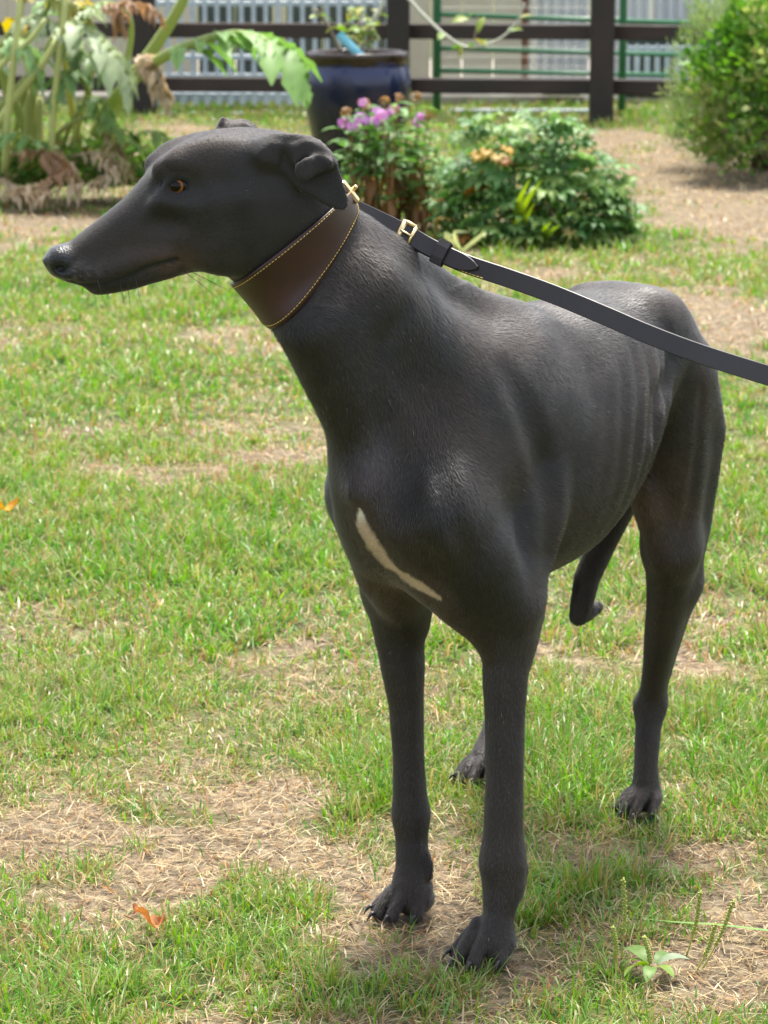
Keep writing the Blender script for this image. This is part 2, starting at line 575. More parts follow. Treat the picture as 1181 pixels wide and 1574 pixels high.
m_wood = material('stained_wood', rough=.6)
noise_color(m_wood, [(.30, (.009, .0055, .0045)), (.52, (.020, .011, .009)), (.72, (.038, .020, .015))], scale=9, stretch=(1, 1, .25), rough_var=(.45, .75), bump=.4, bump_scale=40, dist=.004)
m_woodr = material('stained_rail', rough=.6)
noise_color(m_woodr, [(.30, (.011, .006, .005)), (.52, (.026, .013, .010)), (.72, (.048, .025, .018))], scale=9, stretch=(.2, 1, 1), rough_var=(.45, .75), bump=.4, bump_scale=40, dist=.004)
m_pale = material('pale_blue_paint', (.52, .60, .66), .45)
noise_color(m_pale, [(.3, (.40, .47, .52)), (.6, (.58, .65, .70)), (.8, (.66, .71, .74))], scale=5, rough_var=(.35, .6))
m_green = material('green_gate_paint', (.02, .16, .10), .4)
noise_color(m_green, [(.3, (.030, .150, .070)), (.6, (.045, .190, .090)), (.8, (.09, .23, .12))], scale=4, rough_var=(.3, .55))
m_cream = material('cream_boards', (.55, .50, .38), .8)
noise_color(m_cream, [(.3, (.46, .41, .30)), (.6, (.58, .53, .40)), (.8, (.64, .59, .47))], scale=3, stretch=(1, 1, .3), bump=.2, bump_scale=30)
m_tin = material('white_sheet_metal', (.6, .62, .62), .5)
noise_color(m_tin, [(.3, (.50, .53, .54)), (.6, (.66, .68, .67)), (.85, (.72, .70, .62))], scale=3, stretch=(1, 1, .2), rough_var=(.35, .6))
m_rust = material('rusty_pole', (.16, .06, .03), .8)
noise_color(m_rust, [(.3, (.07, .03, .018)), (.6, (.20, .075, .035)), (.8, (.28, .12, .06))], scale=14)
m_dark = material('dark_gap_boards', (.05, .065, .055), .8)  # shade of the kennel interior put into a dark greenish board colour
noise_color(m_dark, [(.3, (.03, .04, .034)), (.6, (.06, .08, .065)), (.8, (.10, .11, .09))], scale=4)
m_wire = material('wire', (.35, .34, .30), .5, metal=.6)
m_slab = material('concrete', (.42, .38, .32), .9)
noise_color(m_slab, [(.3, (.30, .26, .21)), (.6, (.44, .40, .33)), (.8, (.52, .48, .41))], scale=5, bump=.3)

# --- dark stained rail fence
fence = empty('wooden_fence', G(612, 178))
tag(fence, 'dark brown stained post and rail fence across the back of the lawn', 'fence')
PO = [(-1010, 16.35), (-600, 16.05), (-190, 15.75), (222, 15.45), (612, 15.2), (925, 14.95), (1290, 14.65), (1650, 14.35), (2010, 14.05)]
rr_ = random.Random(3)
for px, Y in PO:
    mb = MB()
    x = xat(px, Y)
    h = 1.14 + rr_.uniform(-.01, .02)
    mb.box((x, Y, h / 2 - .05), (.115, .115, h + .1), bevel=.008)
    o = mb.build('post', m_wood, fence)
    o.rotation_euler = (rr_.uniform(-.006, .006), rr_.uniform(-.004, .004), 0)
for (pa, Ya), (pb, Yb) in zip(PO[:-1], PO[1:]):
    for ya, yb in ((47, 50.5), (131, 134.5), (-38, -34)):
        a = PY(pa, 0, Ya); b = PY(pb, 0, Yb)
        # rails run level in front of the posts' back face
        za = zat(np.interp(pa, [222, 925], [ya, yb]), Ya) if -100 < pa < 1000 else None
        zb = zat(np.interp(pb, [222, 925], [ya, yb]), Yb) if -100 < pb < 1000 else None
        za = zb if za is None else za
        zb = za if zb is None else zb
        if za is None:
            za = zb = zat(ya, 15.45)
        A, B = np.array([xat(pa, Ya), Ya + .075, za]), np.array([xat(pb, Yb), Yb + .075, zb])
        d = B - A; ln = np.linalg.norm(d)
        ax = d / ln; yv = nrm(np.array([-ax[1], ax[0], 0])); zv = np.cross(ax, yv)
        MB().box((A + B) / 2, (ln - .004, .034, .076), np.array([ax, yv, zv]).T, .005).build('rail', m_woodr, fence)

# --- pale blue-grey railings of the kennel run, left
def railing(name, label, x0, x1, Y, rails, bars, step, bw, zb, zt, mat, group=None, skip=None):
    root = empty(name, (xat((x0 + x1) / 2, Y), Y, 0))
    tag(root, label, 'railing', group)
    X0, X1 = xat(x0, Y), xat(x1, Y)
    for z, t in rails:
        MB().box(((X0 + X1) / 2, Y, z), (X1 - X0, .03, t), bevel=.004).build('rail', mat, root)
    bar = MB().box((0, 0, 0), (bw, .022, zt - zb), bevel=.004).mesh('bar')
    bar.materials.append(mat)
    n = int((X1 - X0) / step)
    for i in range(n + 1):
        o = bpy.data.objects.new('bar', bar)
        COL.objects.link(o); o.parent = root
        o.location = (X0 + (i + .5) * (X1 - X0) / (n + 1) - root.location.x, -.024 if i % 1 == 0 else 0, (zt + zb) / 2)
    for px in (X0, X1):
        MB().box((px, Y, (zt + .05) / 2), (.045, .045, zt + .05), bevel=.004).build('upright', mat, root)
    return root


Yr = 16.0
railing('kennel_railing', 'tall pale blue metal railing left of the blue pot behind the fence', 232, 606, Yr,
        [(zat(5, Yr), .028), (zat(87.5, Yr), .026), (zat(116, Yr), .022), (1.30, .03)], None, .066, .024, zat(118, Yr), 1.30, m_pale)
Yl = 15.75
railing('low_railing', 'low pale railing near the ground below the brown fence, left of the pot', 236, 474, Yl,
        [(zat(146, Yl), .026), (zat(153, Yl), .018)], None, .062, .030, zat(161, Yl), zat(141, Yl), m_pale)
lowr = MB().box((xat(355, 15.62), 15.62, zat(176, 15.62)), (xat(470, 15.62) - xat(238, 15.62), .05, .026), bevel=.005).build('ground_pipe', m_pale)
tag(lowr, 'pale blue pipe lying along the grass at the foot of the fence', 'pipe')

# --- kennel shed behind the railings
shed = empty('kennel_shed', (xat(420, 17.6), 17.6, 0))
tag(shed, 'cream boarded kennel shed with shaded openings shown as dark boards behind the pale railings', 'shed')
Ys = 17.3
for x0, x1, mt in ((-900, -420, m_cream), (-420, 232, m_cream), (232, 305, m_cream), (305, 420, m_dark), (420, 440, m_cream), (440, 610, m_dark)):  # dark boards stand in for the shaded kennel openings
    X0, X1 = xat(x0, Ys), xat(x1, Ys)
    n = max(1, int((X1 - X0) / .16))
    w = (X1 - X0) / n
    bd = MB().box((0, 0, 1.05), (w - .006, .03, 2.10), bevel=.003).mesh('board'); bd.materials.append(mt)
    for i in range(n):
        o = bpy.data.objects.new('board', bd); COL.objects.link(o); o.parent = shed
        o.location = (X0 + w * (i + .5) - shed.location.x, Ys - shed.location.y + (.006 if i % 2 else 0), .0)
MB().box((xat(-145, Ys), Ys + .6, 2.17), (xat(610, Ys) - xat(-900, Ys), 1.7, .06), bevel=.01).build('roof', m_tin, shed)
MB().box((xat(420, Ys - .3), Ys - .55, .015), (3.4, .95, .05), bevel=.008).build('plinth', m_slab, shed)

# --- cream boarded wall, right of the pot
wall = empty('cream_wall', (xat(715, 16.8), 16.8, 0))
tag(wall, 'cream board wall behind the green gate, left of the rusty pole', 'wall')
Yw = 16.8
X0, X1 = xat(614, Yw), xat(806, Yw)
n = 4
w = (X1 - X0) / n
for i in range(n):
    MB().box((X0 + w * (i + .5), Yw, 1.0), (w - .006, .03, 2.0), bevel=.003).build('board', m_cream, wall)
MB().box(((X0 + X1) / 2, Yw - .02, .05), (X1 - X0, .03, .10), bevel=.004).build('skirting_board', m_slab, wall)

# --- white corrugated sheets
tin = empty('corrugated_fence', (xat(930, 16.9), 16.9, 0))
tag(tin, 'white corrugated metal sheet fence behind the green gate, right of the rusty pole', 'fence')
Yt = 16.9
for k, (x0, x1) in enumerate(((812, 905), (907, 1000), (1002, 1095), (1097, 1190), (1192, 1290), (1292, 1390), (1392, 1490), (1492, 1590), (1592, 1690), (1692, 1790), (1792, 1890))):
    X0, X1 = xat(x0, Yt), xat(x1, Yt)
    m = 49
    xs = np.linspace(X0, X1, m)
    ph = np.arange(m) * 2 * math.pi / 8
    yo = Yt + .014 * np.clip(np.sin(ph) * 1.8, -1, 1) + (.012 if k % 2 else 0)
    V, Fq = [], []
    for z in (.06, 2.0):
        for t in (0, .003):
            V += [(x, y + t, z) for x, y in zip(xs, yo)]
    for i in range(m - 1):
        Fq += [(i, i + 1, 2 * m + i + 1, 2 * m + i), (m + i, 3 * m + i, 3 * m + i + 1, m + i + 1), (2 * m + i, 2 * m + i + 1, 3 * m + i + 1, 3 * m + i), (i, m + i, m + i + 1, i + 1)]
    Fq += [(0, 2 * m, 3 * m, m), (m - 1, 2 * m - 1, 4 * m - 1, 3 * m - 1)]
    MB().add(V, Fq).build('sheet', m_tin, tin)

# --- white pickets low at the right
pk = empty('picket_panel', (xat(1020, 16.3), 16.3, 0))
tag(pk, 'low white picket panel behind the right-hand end of the green gate', 'fence')
Yp = 16.3
for i in range(13):
    x = xat(964 + i * 15.5, Yp)
    zt, zb = zat(66, Yp), .05
    w = .030
    MB().add([(x - w / 2, Yp, zb), (x + w / 2, Yp, zb), (x + w / 2, Yp, zt - .02), (x, Yp, zt), (x - w / 2, Yp, zt - .02), (x - w / 2, Yp + .018, zb), (x + w / 2, Yp + .018, zb), (x + w / 2, Yp + .018, zt - .02), (x, Yp + .018, zt), (x - w / 2, Yp + .018, zt - .02)],
             [(0, 1, 2, 3, 4), (9, 8, 7, 6, 5), (0, 5, 6, 1), (1, 6, 7, 2), (2, 7, 8, 3), (3, 8, 9, 4), (4, 9, 5, 0)]).build('picket', m_pale, pk)
for py in (76, 120):
    MB().box((xat(1057, Yp), Yp + .032, zat(py, Yp)), (xat(1160, Yp) - xat(955, Yp), .024, .035), bevel=.003).build('rail', m_pale, pk)
MB().box((xat(1057, Yp + .12), Yp + .12, .21), (xat(1160, Yp) - xat(955, Yp), .02, .40), bevel=.003).build('dark_gap_backing', m_dark, pk)  # dark sheet behind the pickets makes their gaps dark

# --- rusty pole
rp = MB()
rp.tube([(xat(807, 16.4), 16.4, -.05), (xat(807, 16.4), 16.4, 1.0), (xat(807.5, 16.4), 16.4, 2.2)], .019, 12)
rp.tube([(xat(807, 16.4), 16.4, 0), (xat(807, 16.4), 16.4, .02)], .05, 12)
tag(rp.build('metal_pole', m_rust), 'thin rusty metal pole between the cream wall and the corrugated sheets', 'pole')

# --- green tubular gate
gate = empty('metal_gate', G(810, 173))
tag(gate, 'green tubular metal gate with wire mesh behind the brown fence', 'gate')
Yg = 15.55
for px, w in ((672, .042), (957, .040)):
    x = xat(px, Yg)
    MB().tube([(x, Yg, .01), (x, Yg, 1.25)], w / 2, 12).build('upright', m_green, gate, True)
for (ya, yb, r) in ((22, 32, .0125), (74, 82, .0115), (108, 114, .0115), (-40, -30, .0125)):
    a, b = np.array([xat(672, Yg), Yg - .004, zat(ya, Yg)]), np.array([xat(1120, Yg), Yg - .004, zat(yb + (yb - ya) * .55, Yg)])
    MB().tube([a, b], r, 10).build('rail', m_green, gate, True)
MB().box((xat(810, Yg), Yg, zat(170.5, Yg)), (xat(905, Yg) - xat(666, Yg), .03, .020), bevel=.004).build('bottom_rail', m_pale, gate)
MB().tube([(xat(1120, Yg), Yg, .01), (xat(1120, Yg), Yg, 1.25)], .02, 12).build('upright', m_green, gate, True)
wm = MB()
for x in np.arange(xat(676, Yg), xat(955, Yg), .022):
    wm.tube([(x, Yg + .02, .06), (x, Yg + .02, 1.2)], .0011, 4, caps=False)
for z in np.arange(.08, 1.2, .05):
    wm.tube([(xat(676, Yg), Yg + .021, z), (xat(955, Yg), Yg + .021, z)], .0011, 4, caps=False)
tag(wm.build('wire_mesh', m_wire, gate), kind='stuff')

# --- a shallow dish on the ground beyond the gate
dish = MB()
c = np.array([xat(865, 16.2), 16.2, 0])
dish.lathe([(.001, .012), (.085, .012), (.095, .02), (.115, .085), (.122, .092), (.118, .096), (.106, .088), (.088, .026), (.001, .022)], c, 28)
m_dish = material('stone_dish', (.30, .27, .21), .7)
noise_color(m_dish, [(.3, (.22, .19, .14)), (.7, (.38, .34, .27))], scale=20)
tag(dish.build('dish', m_dish, None, True), 'shallow grey dish on the ground beyond the green gate', 'dish')

# --- concrete yard behind the fence
yd = MB().box((0, 18.2, -.004), (30, 3.8, .03)).build('yard', m_slab)
tag(yd, kind='structure')
# ------------------------------------------------------------------ the dog
YAW = math.radians(33)
FW = np.array([-math.sin(YAW), -math.cos(YAW), 0])
LF = np.array([math.cos(YAW), -math.sin(YAW), 0])
DO = (G(745, 1485) + G(620, 1412)) / 2


def D(f, u, l):
    return DO + FW * f + LF * l + np.array([0, 0, u])


def PL(px, py, l):
    d = ray(px, py)
    return CAMP + d * ((np.dot(DO - CAMP, LF) + l) / np.dot(d, LF))


OPS = []


def add_op(fn, lo, hi, k, mode='u'):
    OPS.append((fn, np.asarray(lo, float), np.asarray(hi, float), k, mode))


def rc(a, ra, b, rb, k=.02, mode='u'):
    """tapered capsule"""
    a, b = np.asarray(a, float), np.asarray(b, float)
    ba = b - a
    L2 = ba @ ba

    def fn(p):
        t = np.clip(((p - a) @ ba) / L2, 0, 1)
        return np.linalg.norm(p - a - t[:, None] * ba, axis=1) - (ra + (rb - ra) * t)
    r = max(ra, rb)
    add_op(fn, np.minimum(a, b) - r, np.maximum(a, b) + r, k, mode)


def chain(pts, k=.02, mode='u'):
    """a run of tapered capsules as one shape"""
    A = [np.asarray(a, float) for a, r in pts]
    R = [r for a, r in pts]

    def fn(p):
        d = None
        for a, ra, b, rb in zip(A[:-1], R[:-1], A[1:], R[1:]):
            ba = b - a
            t = np.clip(((p - a) @ ba) / (ba @ ba), 0, 1)
            t = t * t * (3 - 2 * t) * .5 + t * .5
            tt = np.clip(((p - a) @ ba) / (ba @ ba), 0, 1)
            v = np.linalg.norm(p - a - tt[:, None] * ba, axis=1) - (ra + (rb - ra) * t)
            d = v if d is None else np.minimum(d, v)
        return d
    m = max(R)
    add_op(fn, np.min(A, axis=0) - m, np.max(A, axis=0) + m, k, mode)


def ell(c, ax, rad, k=.02, mode='u'):
    """ellipsoid; ax: rows are the axes"""
    c = np.asarray(c, float)
    ax = np.asarray(ax, float)
    rad = np.asarray(rad, float)

    def fn(p):
        q = (p - c) @ ax.T
        k0 = np.linalg.norm(q / rad, axis=1)
        k1 = np.linalg.norm(q / rad**2, axis=1)
        return np.where(k0 < 1e-4, -rad.min(), k0 * (k0 - 1) / (k1 + 1e-9))
    R = rad.max()
    add_op(fn, c - R, c + R, k, mode)


def axes_from(d, side):
    """orthonormal rows: along d, then side made perpendicular, then the third"""
    d = nrm(d)
    s = np.asarray(side, float)
    s = nrm(s - d * (s @ d))
    return np.array([d, s, np.cross(d, s)])


def ell_between(a, b, r2, r3, side, grow=1.0, k=.02, mode='u'):
    a, b = np.asarray(a, float), np.asarray(b, float)
    ell((a + b) / 2, axes_from(b - a, side), (np.linalg.norm(b - a) / 2 * grow, r2, r3), k, mode)


def loft(origin, ax, st, k=.02, expo=2.0):
    """st rows: s, top, bottom, half width, side offset, taper (wider up > 0); ax rows: s, side, up"""
    st = np.asarray(st, float)
    T, B, W, O, E = [pchip(st[:, 0], st[:, i]) for i in range(1, 6)]
    s0, s1 = st[:, 0].min(), st[:, 0].max()
    origin = np.asarray(origin, float)
    ax = np.asarray(ax, float)

    def fn(p):
        q = (p - origin) @ ax.T
        s = np.clip(q[:, 0], s0, s1)
        t, b, w, o, e = T(s), B(s), W(s), O(s), E(s)
        c, h = (t + b) / 2, np.maximum((t - b) / 2, 1e-3)
        z = (q[:, 2] - c)
        w = w * (1 + e * np.clip(z / h, -1, 1))
        y = q[:, 1] - o
        n = ((np.abs(y) / w)**expo + (np.abs(z) / h)**expo)**(1 / expo)
        g = np.sqrt((y / w**2)**2 + (z / h**2)**2)
        d = np.where(n < .05, -np.minimum(w, h), (n - 1) * np.maximum(n, .05) / (g + 1e-6))
        d = np.maximum(d, -np.minimum(w, h)) * .85
        return d + np.abs(q[:, 0] - s)
    cs = []
    for r in st:
        for sy in (-1, 1):
            for z in (r[1], r[2]):
                cs.append(origin + ax.T @ np.array([r[0], r[4] + sy * r[3] * 1.3, z]))
    cs = np.array(cs)
    add_op(fn, cs.min(0), cs.max(0), k)


def sd_poly(P, q):
    """signed distance of 2-D points q to polygon P"""
    d = np.full(len(q), 1e9)
    s = np.ones(len(q))
    n = len(P)
    for i in range(n):
        a, b = P[i], P[i - 1]
        e, w = b - a, q - a
        t = np.clip((w @ e) / (e @ e), 0, 1)
        d = np.minimum(d, np.sum((w - t[:, None] * e)**2, 1))
        c1, c2, c3 = q[:, 1] >= a[1], q[:, 1] < b[1], e[0] * w[:, 1] > e[1] * w[:, 0]
        s = np.where((c1 & c2 & c3) | (~c1 & ~c2 & ~c3), -s, s)
    return s * np.sqrt(d)


# ---- trunk: stations along the dog (f, top, bottom, half width, side offset, taper)
TORSO = [
    (.170, .560, .520, .016, 0, 0),
    (.150, .595, .482, .040, 0, 0),
    (.110, .640, .440, .068, 0, -.05),
    (.060, .672, .412, .084, 0, -.08),
    (-.02, .690, .394, .092, 0, -.15),
    (-.11, .694, .386, .108, 0, -.12),
    (-.20, .690, .392, .116, 0, -.05),
    (-.28, .690, .425, .108, 0, .02),
    (-.35, .688, .475, .088, 0, .05),
    (-.41, .685, .520, .070, 0, .05),
    (-.46, .655, .530, .058, 0, 0),
    (-.50, .610, .535, .040, 0, 0),
    (-.53, .580, .550, .015, 0, 0)]
loft(DO, [FW, LF, [0, 0, 1]], TORSO, k=.02)

# ---- neck: from the shoulders to behind the skull
YH = 3.005                                  # the head stands side-on to the camera at this distance
n0 = D(-.06, .585, 0)
n1 = PL(628, 548, -.004)
n2 = PL(545, 452, -.012)
n3 = PY(472, 385, 3.045)
n4 = PY(425, 330, 3.012)
chain([(n0, .092), (n1, .066), (n2, .056), (n3, .050), (n4, .050)], k=.05)
# nape crest and throat
chain([(D(-.12, .668, 0), .022), (PL(695, 455, 0), .018), (PL(612, 393, -.005), .018), (PY(512, 345, 3.06), .020), (PY(440, 275, 3.01), .03)], k=.04)
chain([(D(.09, .53, 0), .045), (PL(535, 590, -.012), .042), (PL(478, 500, -.02), .036), (PY(438, 420, 3.035), .040)], k=.045)

# ---- shoulders and upper arms
for sg in (1, -1):
    out = LF * sg
    if sg > 0:
        P_sh, P_el, P_wi, P_tb = PL(668, 790, .056), PL(777, 925, .078), D(-.110, .640, .034), D(-.062, .535, .086)
    else:
        P_sh, P_el, P_wi, P_tb = PL(574, 755, -.060), PY(611, 905, 3.262), D(-.110, .640, -.034), D(-.062, .535, -.086)
    # shoulder blade and the muscle over it
    ell_between(P_wi, P_sh, .030, .060, out, 1.12, k=.045)
    chain([(P_wi, .014), (P_sh, .030)], k=.035)
    # upper arm
    chain([(P_sh, .038), ((P_sh + P_el) / 2 + out * .002, .041), (P_el, .036)], k=.04)
    # triceps
    ell_between(P_tb, P_el + FW * -.010, .033, .044, out, 1.15, k=.018)
    # chest muscle running to the inside of the arm
    ell_between(D(.120, .510, .025 * sg), P_el + FW * .025 - out * .02, .028, .034, out, 1.12, k=.03)
rc(PL(668, 880, .03), .024, PY(757, 985, 3.135), .016, k=.03)
rc(PL(600, 880, -.05), .022, PY(634, 960, 3.255), .014, k=.03)

# ---- fore legs
# near (the dog's left)
nl = [((781, 925, 3.150), .040), ((783, 975, 3.145), .031), ((777, 1030, 3.140), .0250), ((776, 1110, 3.137), .0215), ((776, 1200, 3.133), .0205),
      ((774, 1275, 3.130), .0215), ((773, 1325, 3.128), .0262), ((774, 1358, 3.126), .0232), ((767, 1405, 3.118), .0172), ((758, 1448, 3.108), .0205)]
chain([(PY(*a), r) for a, r in nl], k=.016)
rc(PY(812, 948, 3.165), .014, PY(798, 1010, 3.155), .009, k=.02)
rc(PY(796, 1335, 3.15), .012, PY(790, 1375, 3.14), .010, k=.012)        # pad behind the wrist
# far (the dog's right)
fl_ = [((611, 905, 3.262), .039), ((612, 955, 3.262), .0300), ((618, 1010, 3.265), .0255), ((625, 1090, 3.270), .0195), ((628, 1160, 3.272), .0178),
       ((630, 1215, 3.274), .0190), ((632, 1250, 3.275), .0226), ((633, 1290, 3.274), .0185), ((634, 1330, 3.268), .0188), ((630, 1368, 3.260), .0215)]
chain([(PY(*a), r) for a, r in fl_], k=.016)


def paw(c, fwd, side, s=1.0, claws=None, spread=1.0):
    """four arched toes on the ground at c"""
    c = np.asarray(c, float)
    fwd, side = nrm(fwd), nrm(side)
    up = np.array([0, 0, 1.0])
    ell(c + up * .020 * s - fwd * .010 * s, [fwd, side, up], (.032 * s, .024 * s, .018 * s), k=.014)
    for o, fl, sp, h in ((-.0265, .020, -.18, .9), (-.0092, .040, -.05, 1.05), (.0092, .040, .05, 1.05), (.0265, .020, .18, .9)):
        o = o * spread
        d = nrm(fwd + side * sp * 2.2)
        a = c + side * o * .55 * s - fwd * .012 * s + up * .046 * s * h
        b = c + side * o * .95 * s + fwd * (fl - .016) * s + up * .0310 * s * h
        e = c + side * o * 1.10 * s + fwd * fl * s + up * .0110 * s + d * .004 * s
        chain([(a, .0085 * s), (b, .0098 * s), ((b + e) / 2 + fwd * .003 * s, .0082 * s), (e, .0088 * s)], k=.0028)
        if claws is not None:
            claws.append((e + up * .002 * s + d * .006 * s, d, s))


CLAWS = []
paw(G(745, 1481) - FW * .012, FW * .9 + np.array([-.25, -.1, 0]), LF, .92, CLAWS)
paw(G(622, 1412) - FW * .012, FW * .85 + np.array([-.30, 0, 0]), LF, .88, CLAWS)
chain([(PY(733, 1416, 3.118), .0060), (PY(726, 1426, 3.112), .0050), (PY(723, 1440, 3.108), .0026)], k=.005)       # dew claws
chain([(PY(655, 1316, 3.262), .0055), (PY(660, 1328, 3.258), .0046), (PY(663, 1350, 3.255), .0024)], k=.006)

# ---- hind quarters
for sg in (1, -1):
    hip = D(-.435, .588, .036 * sg)
    out = LF * sg
    up = np.array([0, 0, 1.0])
    if sg > 0:
        stif = PL(1033, 842, .022)
        hock = PY(999, 1085, 3.690)
        foot = G(990, 1249)
        ham = PL(1063, 655, .034)
        calf = PL(1047, 893, .006)
    else:
        stif = PY(778, 850, 3.70)
        hock = PY(778, 1075, 3.865)
        foot = G(741, 1200)
        ham = D(-.50, .50, -.060)
        calf = PY(780, 900, 3.78)
    # pelvis and croup
    ell(D(-.395, .628, .032 * sg), [FW, LF, [0, 0, 1]], (.075, .046, .052), k=.035)
    rc(D(-.375, .660, .045 * sg), .016, D(-.40, .65, .045 * sg), .018, k=.03)
    # thigh
    chain([(hip, .052), ((hip + stif) / 2 + up * .01, .047), (stif, .030)], k=.016)
    chain([(hip + FW * -.03 - up * .01, .046), (ham, .040), ((ham * .45 + calf * .55), .033), (calf, .023)], k=.022)
    if sg > 0:
        rc(PL(985, 745, .012), .018, PL(1018, 845, .022), .018, k=.02)
    # second thigh
    chain([(stif, .030), ((stif * .6 + hock * .4) + LF * .003 * sg, .0235), (hock * .85 + stif * .15, .0148), (hock, .0160)], k=.03)
    rc(calf, .024, hock + FW * -.014 + up * .012, .010, k=.02)
    # hock, heel and cannon
    rc(hock + FW * -.020 + up * .018, .0105, hock + FW * -.004, .014, k=.012)
    toe = foot + up * .03
    chain([(hock, .0188), (hock * .72 + toe * .28, .0162), (hock * .3 + toe * .7, .0150), (toe + FW * -.004, .0180)], k=.014)
    paw(foot + FW * .004, FW, LF, .78, CLAWS)

# ---- tail, hanging and hooked at the tip
TAIL = [((1035, 530, 3.60), .028), ((1012, 640, 3.70), .023), ((962, 760, 3.73), .0205), ((925, 835, 3.73), .0185), ((902, 890, 3.72), .0165), ((895, 925, 3.715), .0150),
        ((889, 947, 3.712), .0120), ((900, 944, 3.72), .0105), ((918, 933, 3.735), .0080)]
chain([(D(-.44, .60, 0), .035)] + [(PY(*a), r) for a, r in TAIL], k=.015)

# ---- head, nearly side-on, nose a little towards the camera
HYAW = math.radians(12)
HC = PY(330, 330, YH)
HF = np.array([-math.cos(HYAW), -math.sin(HYAW), 0])
HS = np.array([math.sin(HYAW), -math.cos(HYAW), 0])      # towards the camera
UPV = np.array([0, 0, 1.0])


def HP(px, py, off=0.0, far=False):
    """point of the head seen at a pixel, off metres from its middle plane; far: its mirror image"""
    d = ray(px, py)
    p = CAMP + d * ((np.dot(HC - CAMP, HS) + off) / np.dot(d, HS))
    return p - 2 * np.dot(p - HC, HS) * HS if far else p


HEAD = [(71.5, 393, 408, 8), (74, 387, 414, 12), (79, 383, 419, 14.5), (88, 379, 424, 16.5), (104, 373, 430, 18), (125, 357, 439, 19), (145, 342, 446, 20.5), (166, 325.5, 448.5, 22), (190, 306, 444, 24.5),
        (211, 284, 438, 28), (230, 262, 433, 33), (255, 239, 428, 40), (275, 225, 423, 44), (300, 212, 417, 47), (332, 200, 416, 49), (371, 196, 419, 49), (410, 203, 420, 46),
        (440, 214, 415, 42), (470, 238, 400, 36), (490, 265, 380, 28)]
loft(HC, [HF, HS, UPV], [((HP(a, 330) - HC) @ HF, HP(a, b)[2] - HC[2], HP(a, c)[2] - HC[2], w / 1000, 0, .06) for a, b, c, w in HEAD], k=.035, expo=2.25)
HAX = np.array([HF, UPV, HS])
for far in (False, True):
    # brow, cheekbone, cheek, temple, lips
    rc(HP(246, 259, .030, far), .0050, HP(268, 257, .037, far), .0060, k=.022)
    chain([(HP(250, 312, .036, far), .006), (HP(300, 316, .043, far), .008), (HP(372, 304, .045, far), .008)], k=.022)
    ell(HP(350, 365, .033, far), HAX, (.042, .036, .018), k=.02)
    ell(HP(330, 250, .034, far), HAX, (.045, .022, .012), k=.02)
    chain([(HP(112, 418, .0145, far), .0085), (HP(150, 424, .0170, far), .0095), (HP(200, 406, .0205, far), .0085), (HP(250, 393, .029, far), .006)], k=.014)
    chain([(HP(150, 441, .010, far), .006), (HP(205, 431, .016, far), .007), (HP(262, 415, .022, far), .006)], k=.012)
    # hollow below the eye
    ell(HP(245, 345, .050, far), HAX, (.020, .009, .012), k=.016, mode='s')
    ell(HP(274, 285, .061, far), HAX, (.022, .014, .0140), k=.014, mode='s')

# nose pad
ell(HP(95, 402.5), HAX, (.0158, .0135, .0160), k=.010)

# ---- near ear, folded back on itself
E0 = HP(400, 250)


def ear_off(p):
    """how far the leather stands off the head's middle plane"""
    b = (E0 - p) @ HF
    return .052 + .024 * np.clip(b / .07, 0, 1.3) + .10 * np.clip(E0[2] - p[:, 2], -.03, .05)


def flap(pix, off0, extra, thick, k=.008, rnd=.0025, far=False, off_fn=None):
    """a leaf of skin with this outline in the head's middle plane, bent out by ear_off"""
    R3 = [HP(px, py, off0) for px, py in pix]
    P = np.array([[(r - HC) @ HF, r[2]] for r in R3])

    def fn(p):
        q = np.stack([(p - HC) @ HF, p[:, 2]], 1)
        o = (ear_off(p) if off_fn is None else off_fn(p)) + (extra(p) if callable(extra) else extra)
        a = sd_poly(P, q) + rnd
        b = np.abs((p - HC) @ HS - o) - thick + rnd
        return np.minimum(np.maximum(a, b), 0) + np.sqrt(np.maximum(a, 0)**2 + np.maximum(b, 0)**2) - rnd
    R3 = np.array(R3)
    add_op(fn, R3.min(0) - .03, R3.max(0) + .03, k)


flap([(396, 238), (408, 222), (430, 209), (455, 206), (474, 207.5), (492, 215.5), (505, 229), (515, 247), (524, 278), (531, 303), (531, 313), (525, 321), (513, 320), (497, 314), (481, 304), (464, 296), (452, 284), (440, 268), (424, 262), (405, 256)],
     .065, 0.0, .0032, k=.007)
rc(HP(405, 236, .046), .012, HP(425, 230, .048), .012, k=.015)
flap([(396, 240), (404, 228), (420, 219), (431, 222), (433, 240), (430.5, 255), (418, 252), (405, 250)], .065, .006, .0045, k=.006)
flap([(452, 264), (455, 251), (468, 241), (488, 237), (505, 242), (511, 250), (506, 259), (494, 265), (482, 270), (470, 277), (459, 278)], .075, lambda p: .0145 + .005 * np.sin((p - E0) @ HF * 190 + 1.0), .0034, k=.004)
flap([(448, 225), (470, 214), (492, 222), (506, 236), (513, 250), (505, 257), (492, 243), (470, 243), (455, 254), (444, 242)], .068, .006, .0035, k=.008)
ell(HP(441, 247, .080), HAX, (.0085, .017, .021), k=.004, mode='s')
# ---- far ear, its folded tip above the skull
flap([(331, 200), (335, 188), (342, 177), (347, 182.5), (358, 184), (376, 182), (390, 190), (399, 201), (392, 225), (350, 225)], -.040, 0.0, .0065, k=.006, off_fn=lambda p: -.038 + 0 * p[:, 0])
flap([(345, 190), (376, 188), (390, 195), (395, 210), (350, 210)], -.03, 0.0, .004, k=.006, off_fn=lambda p: -.028 + 0 * p[:, 0])


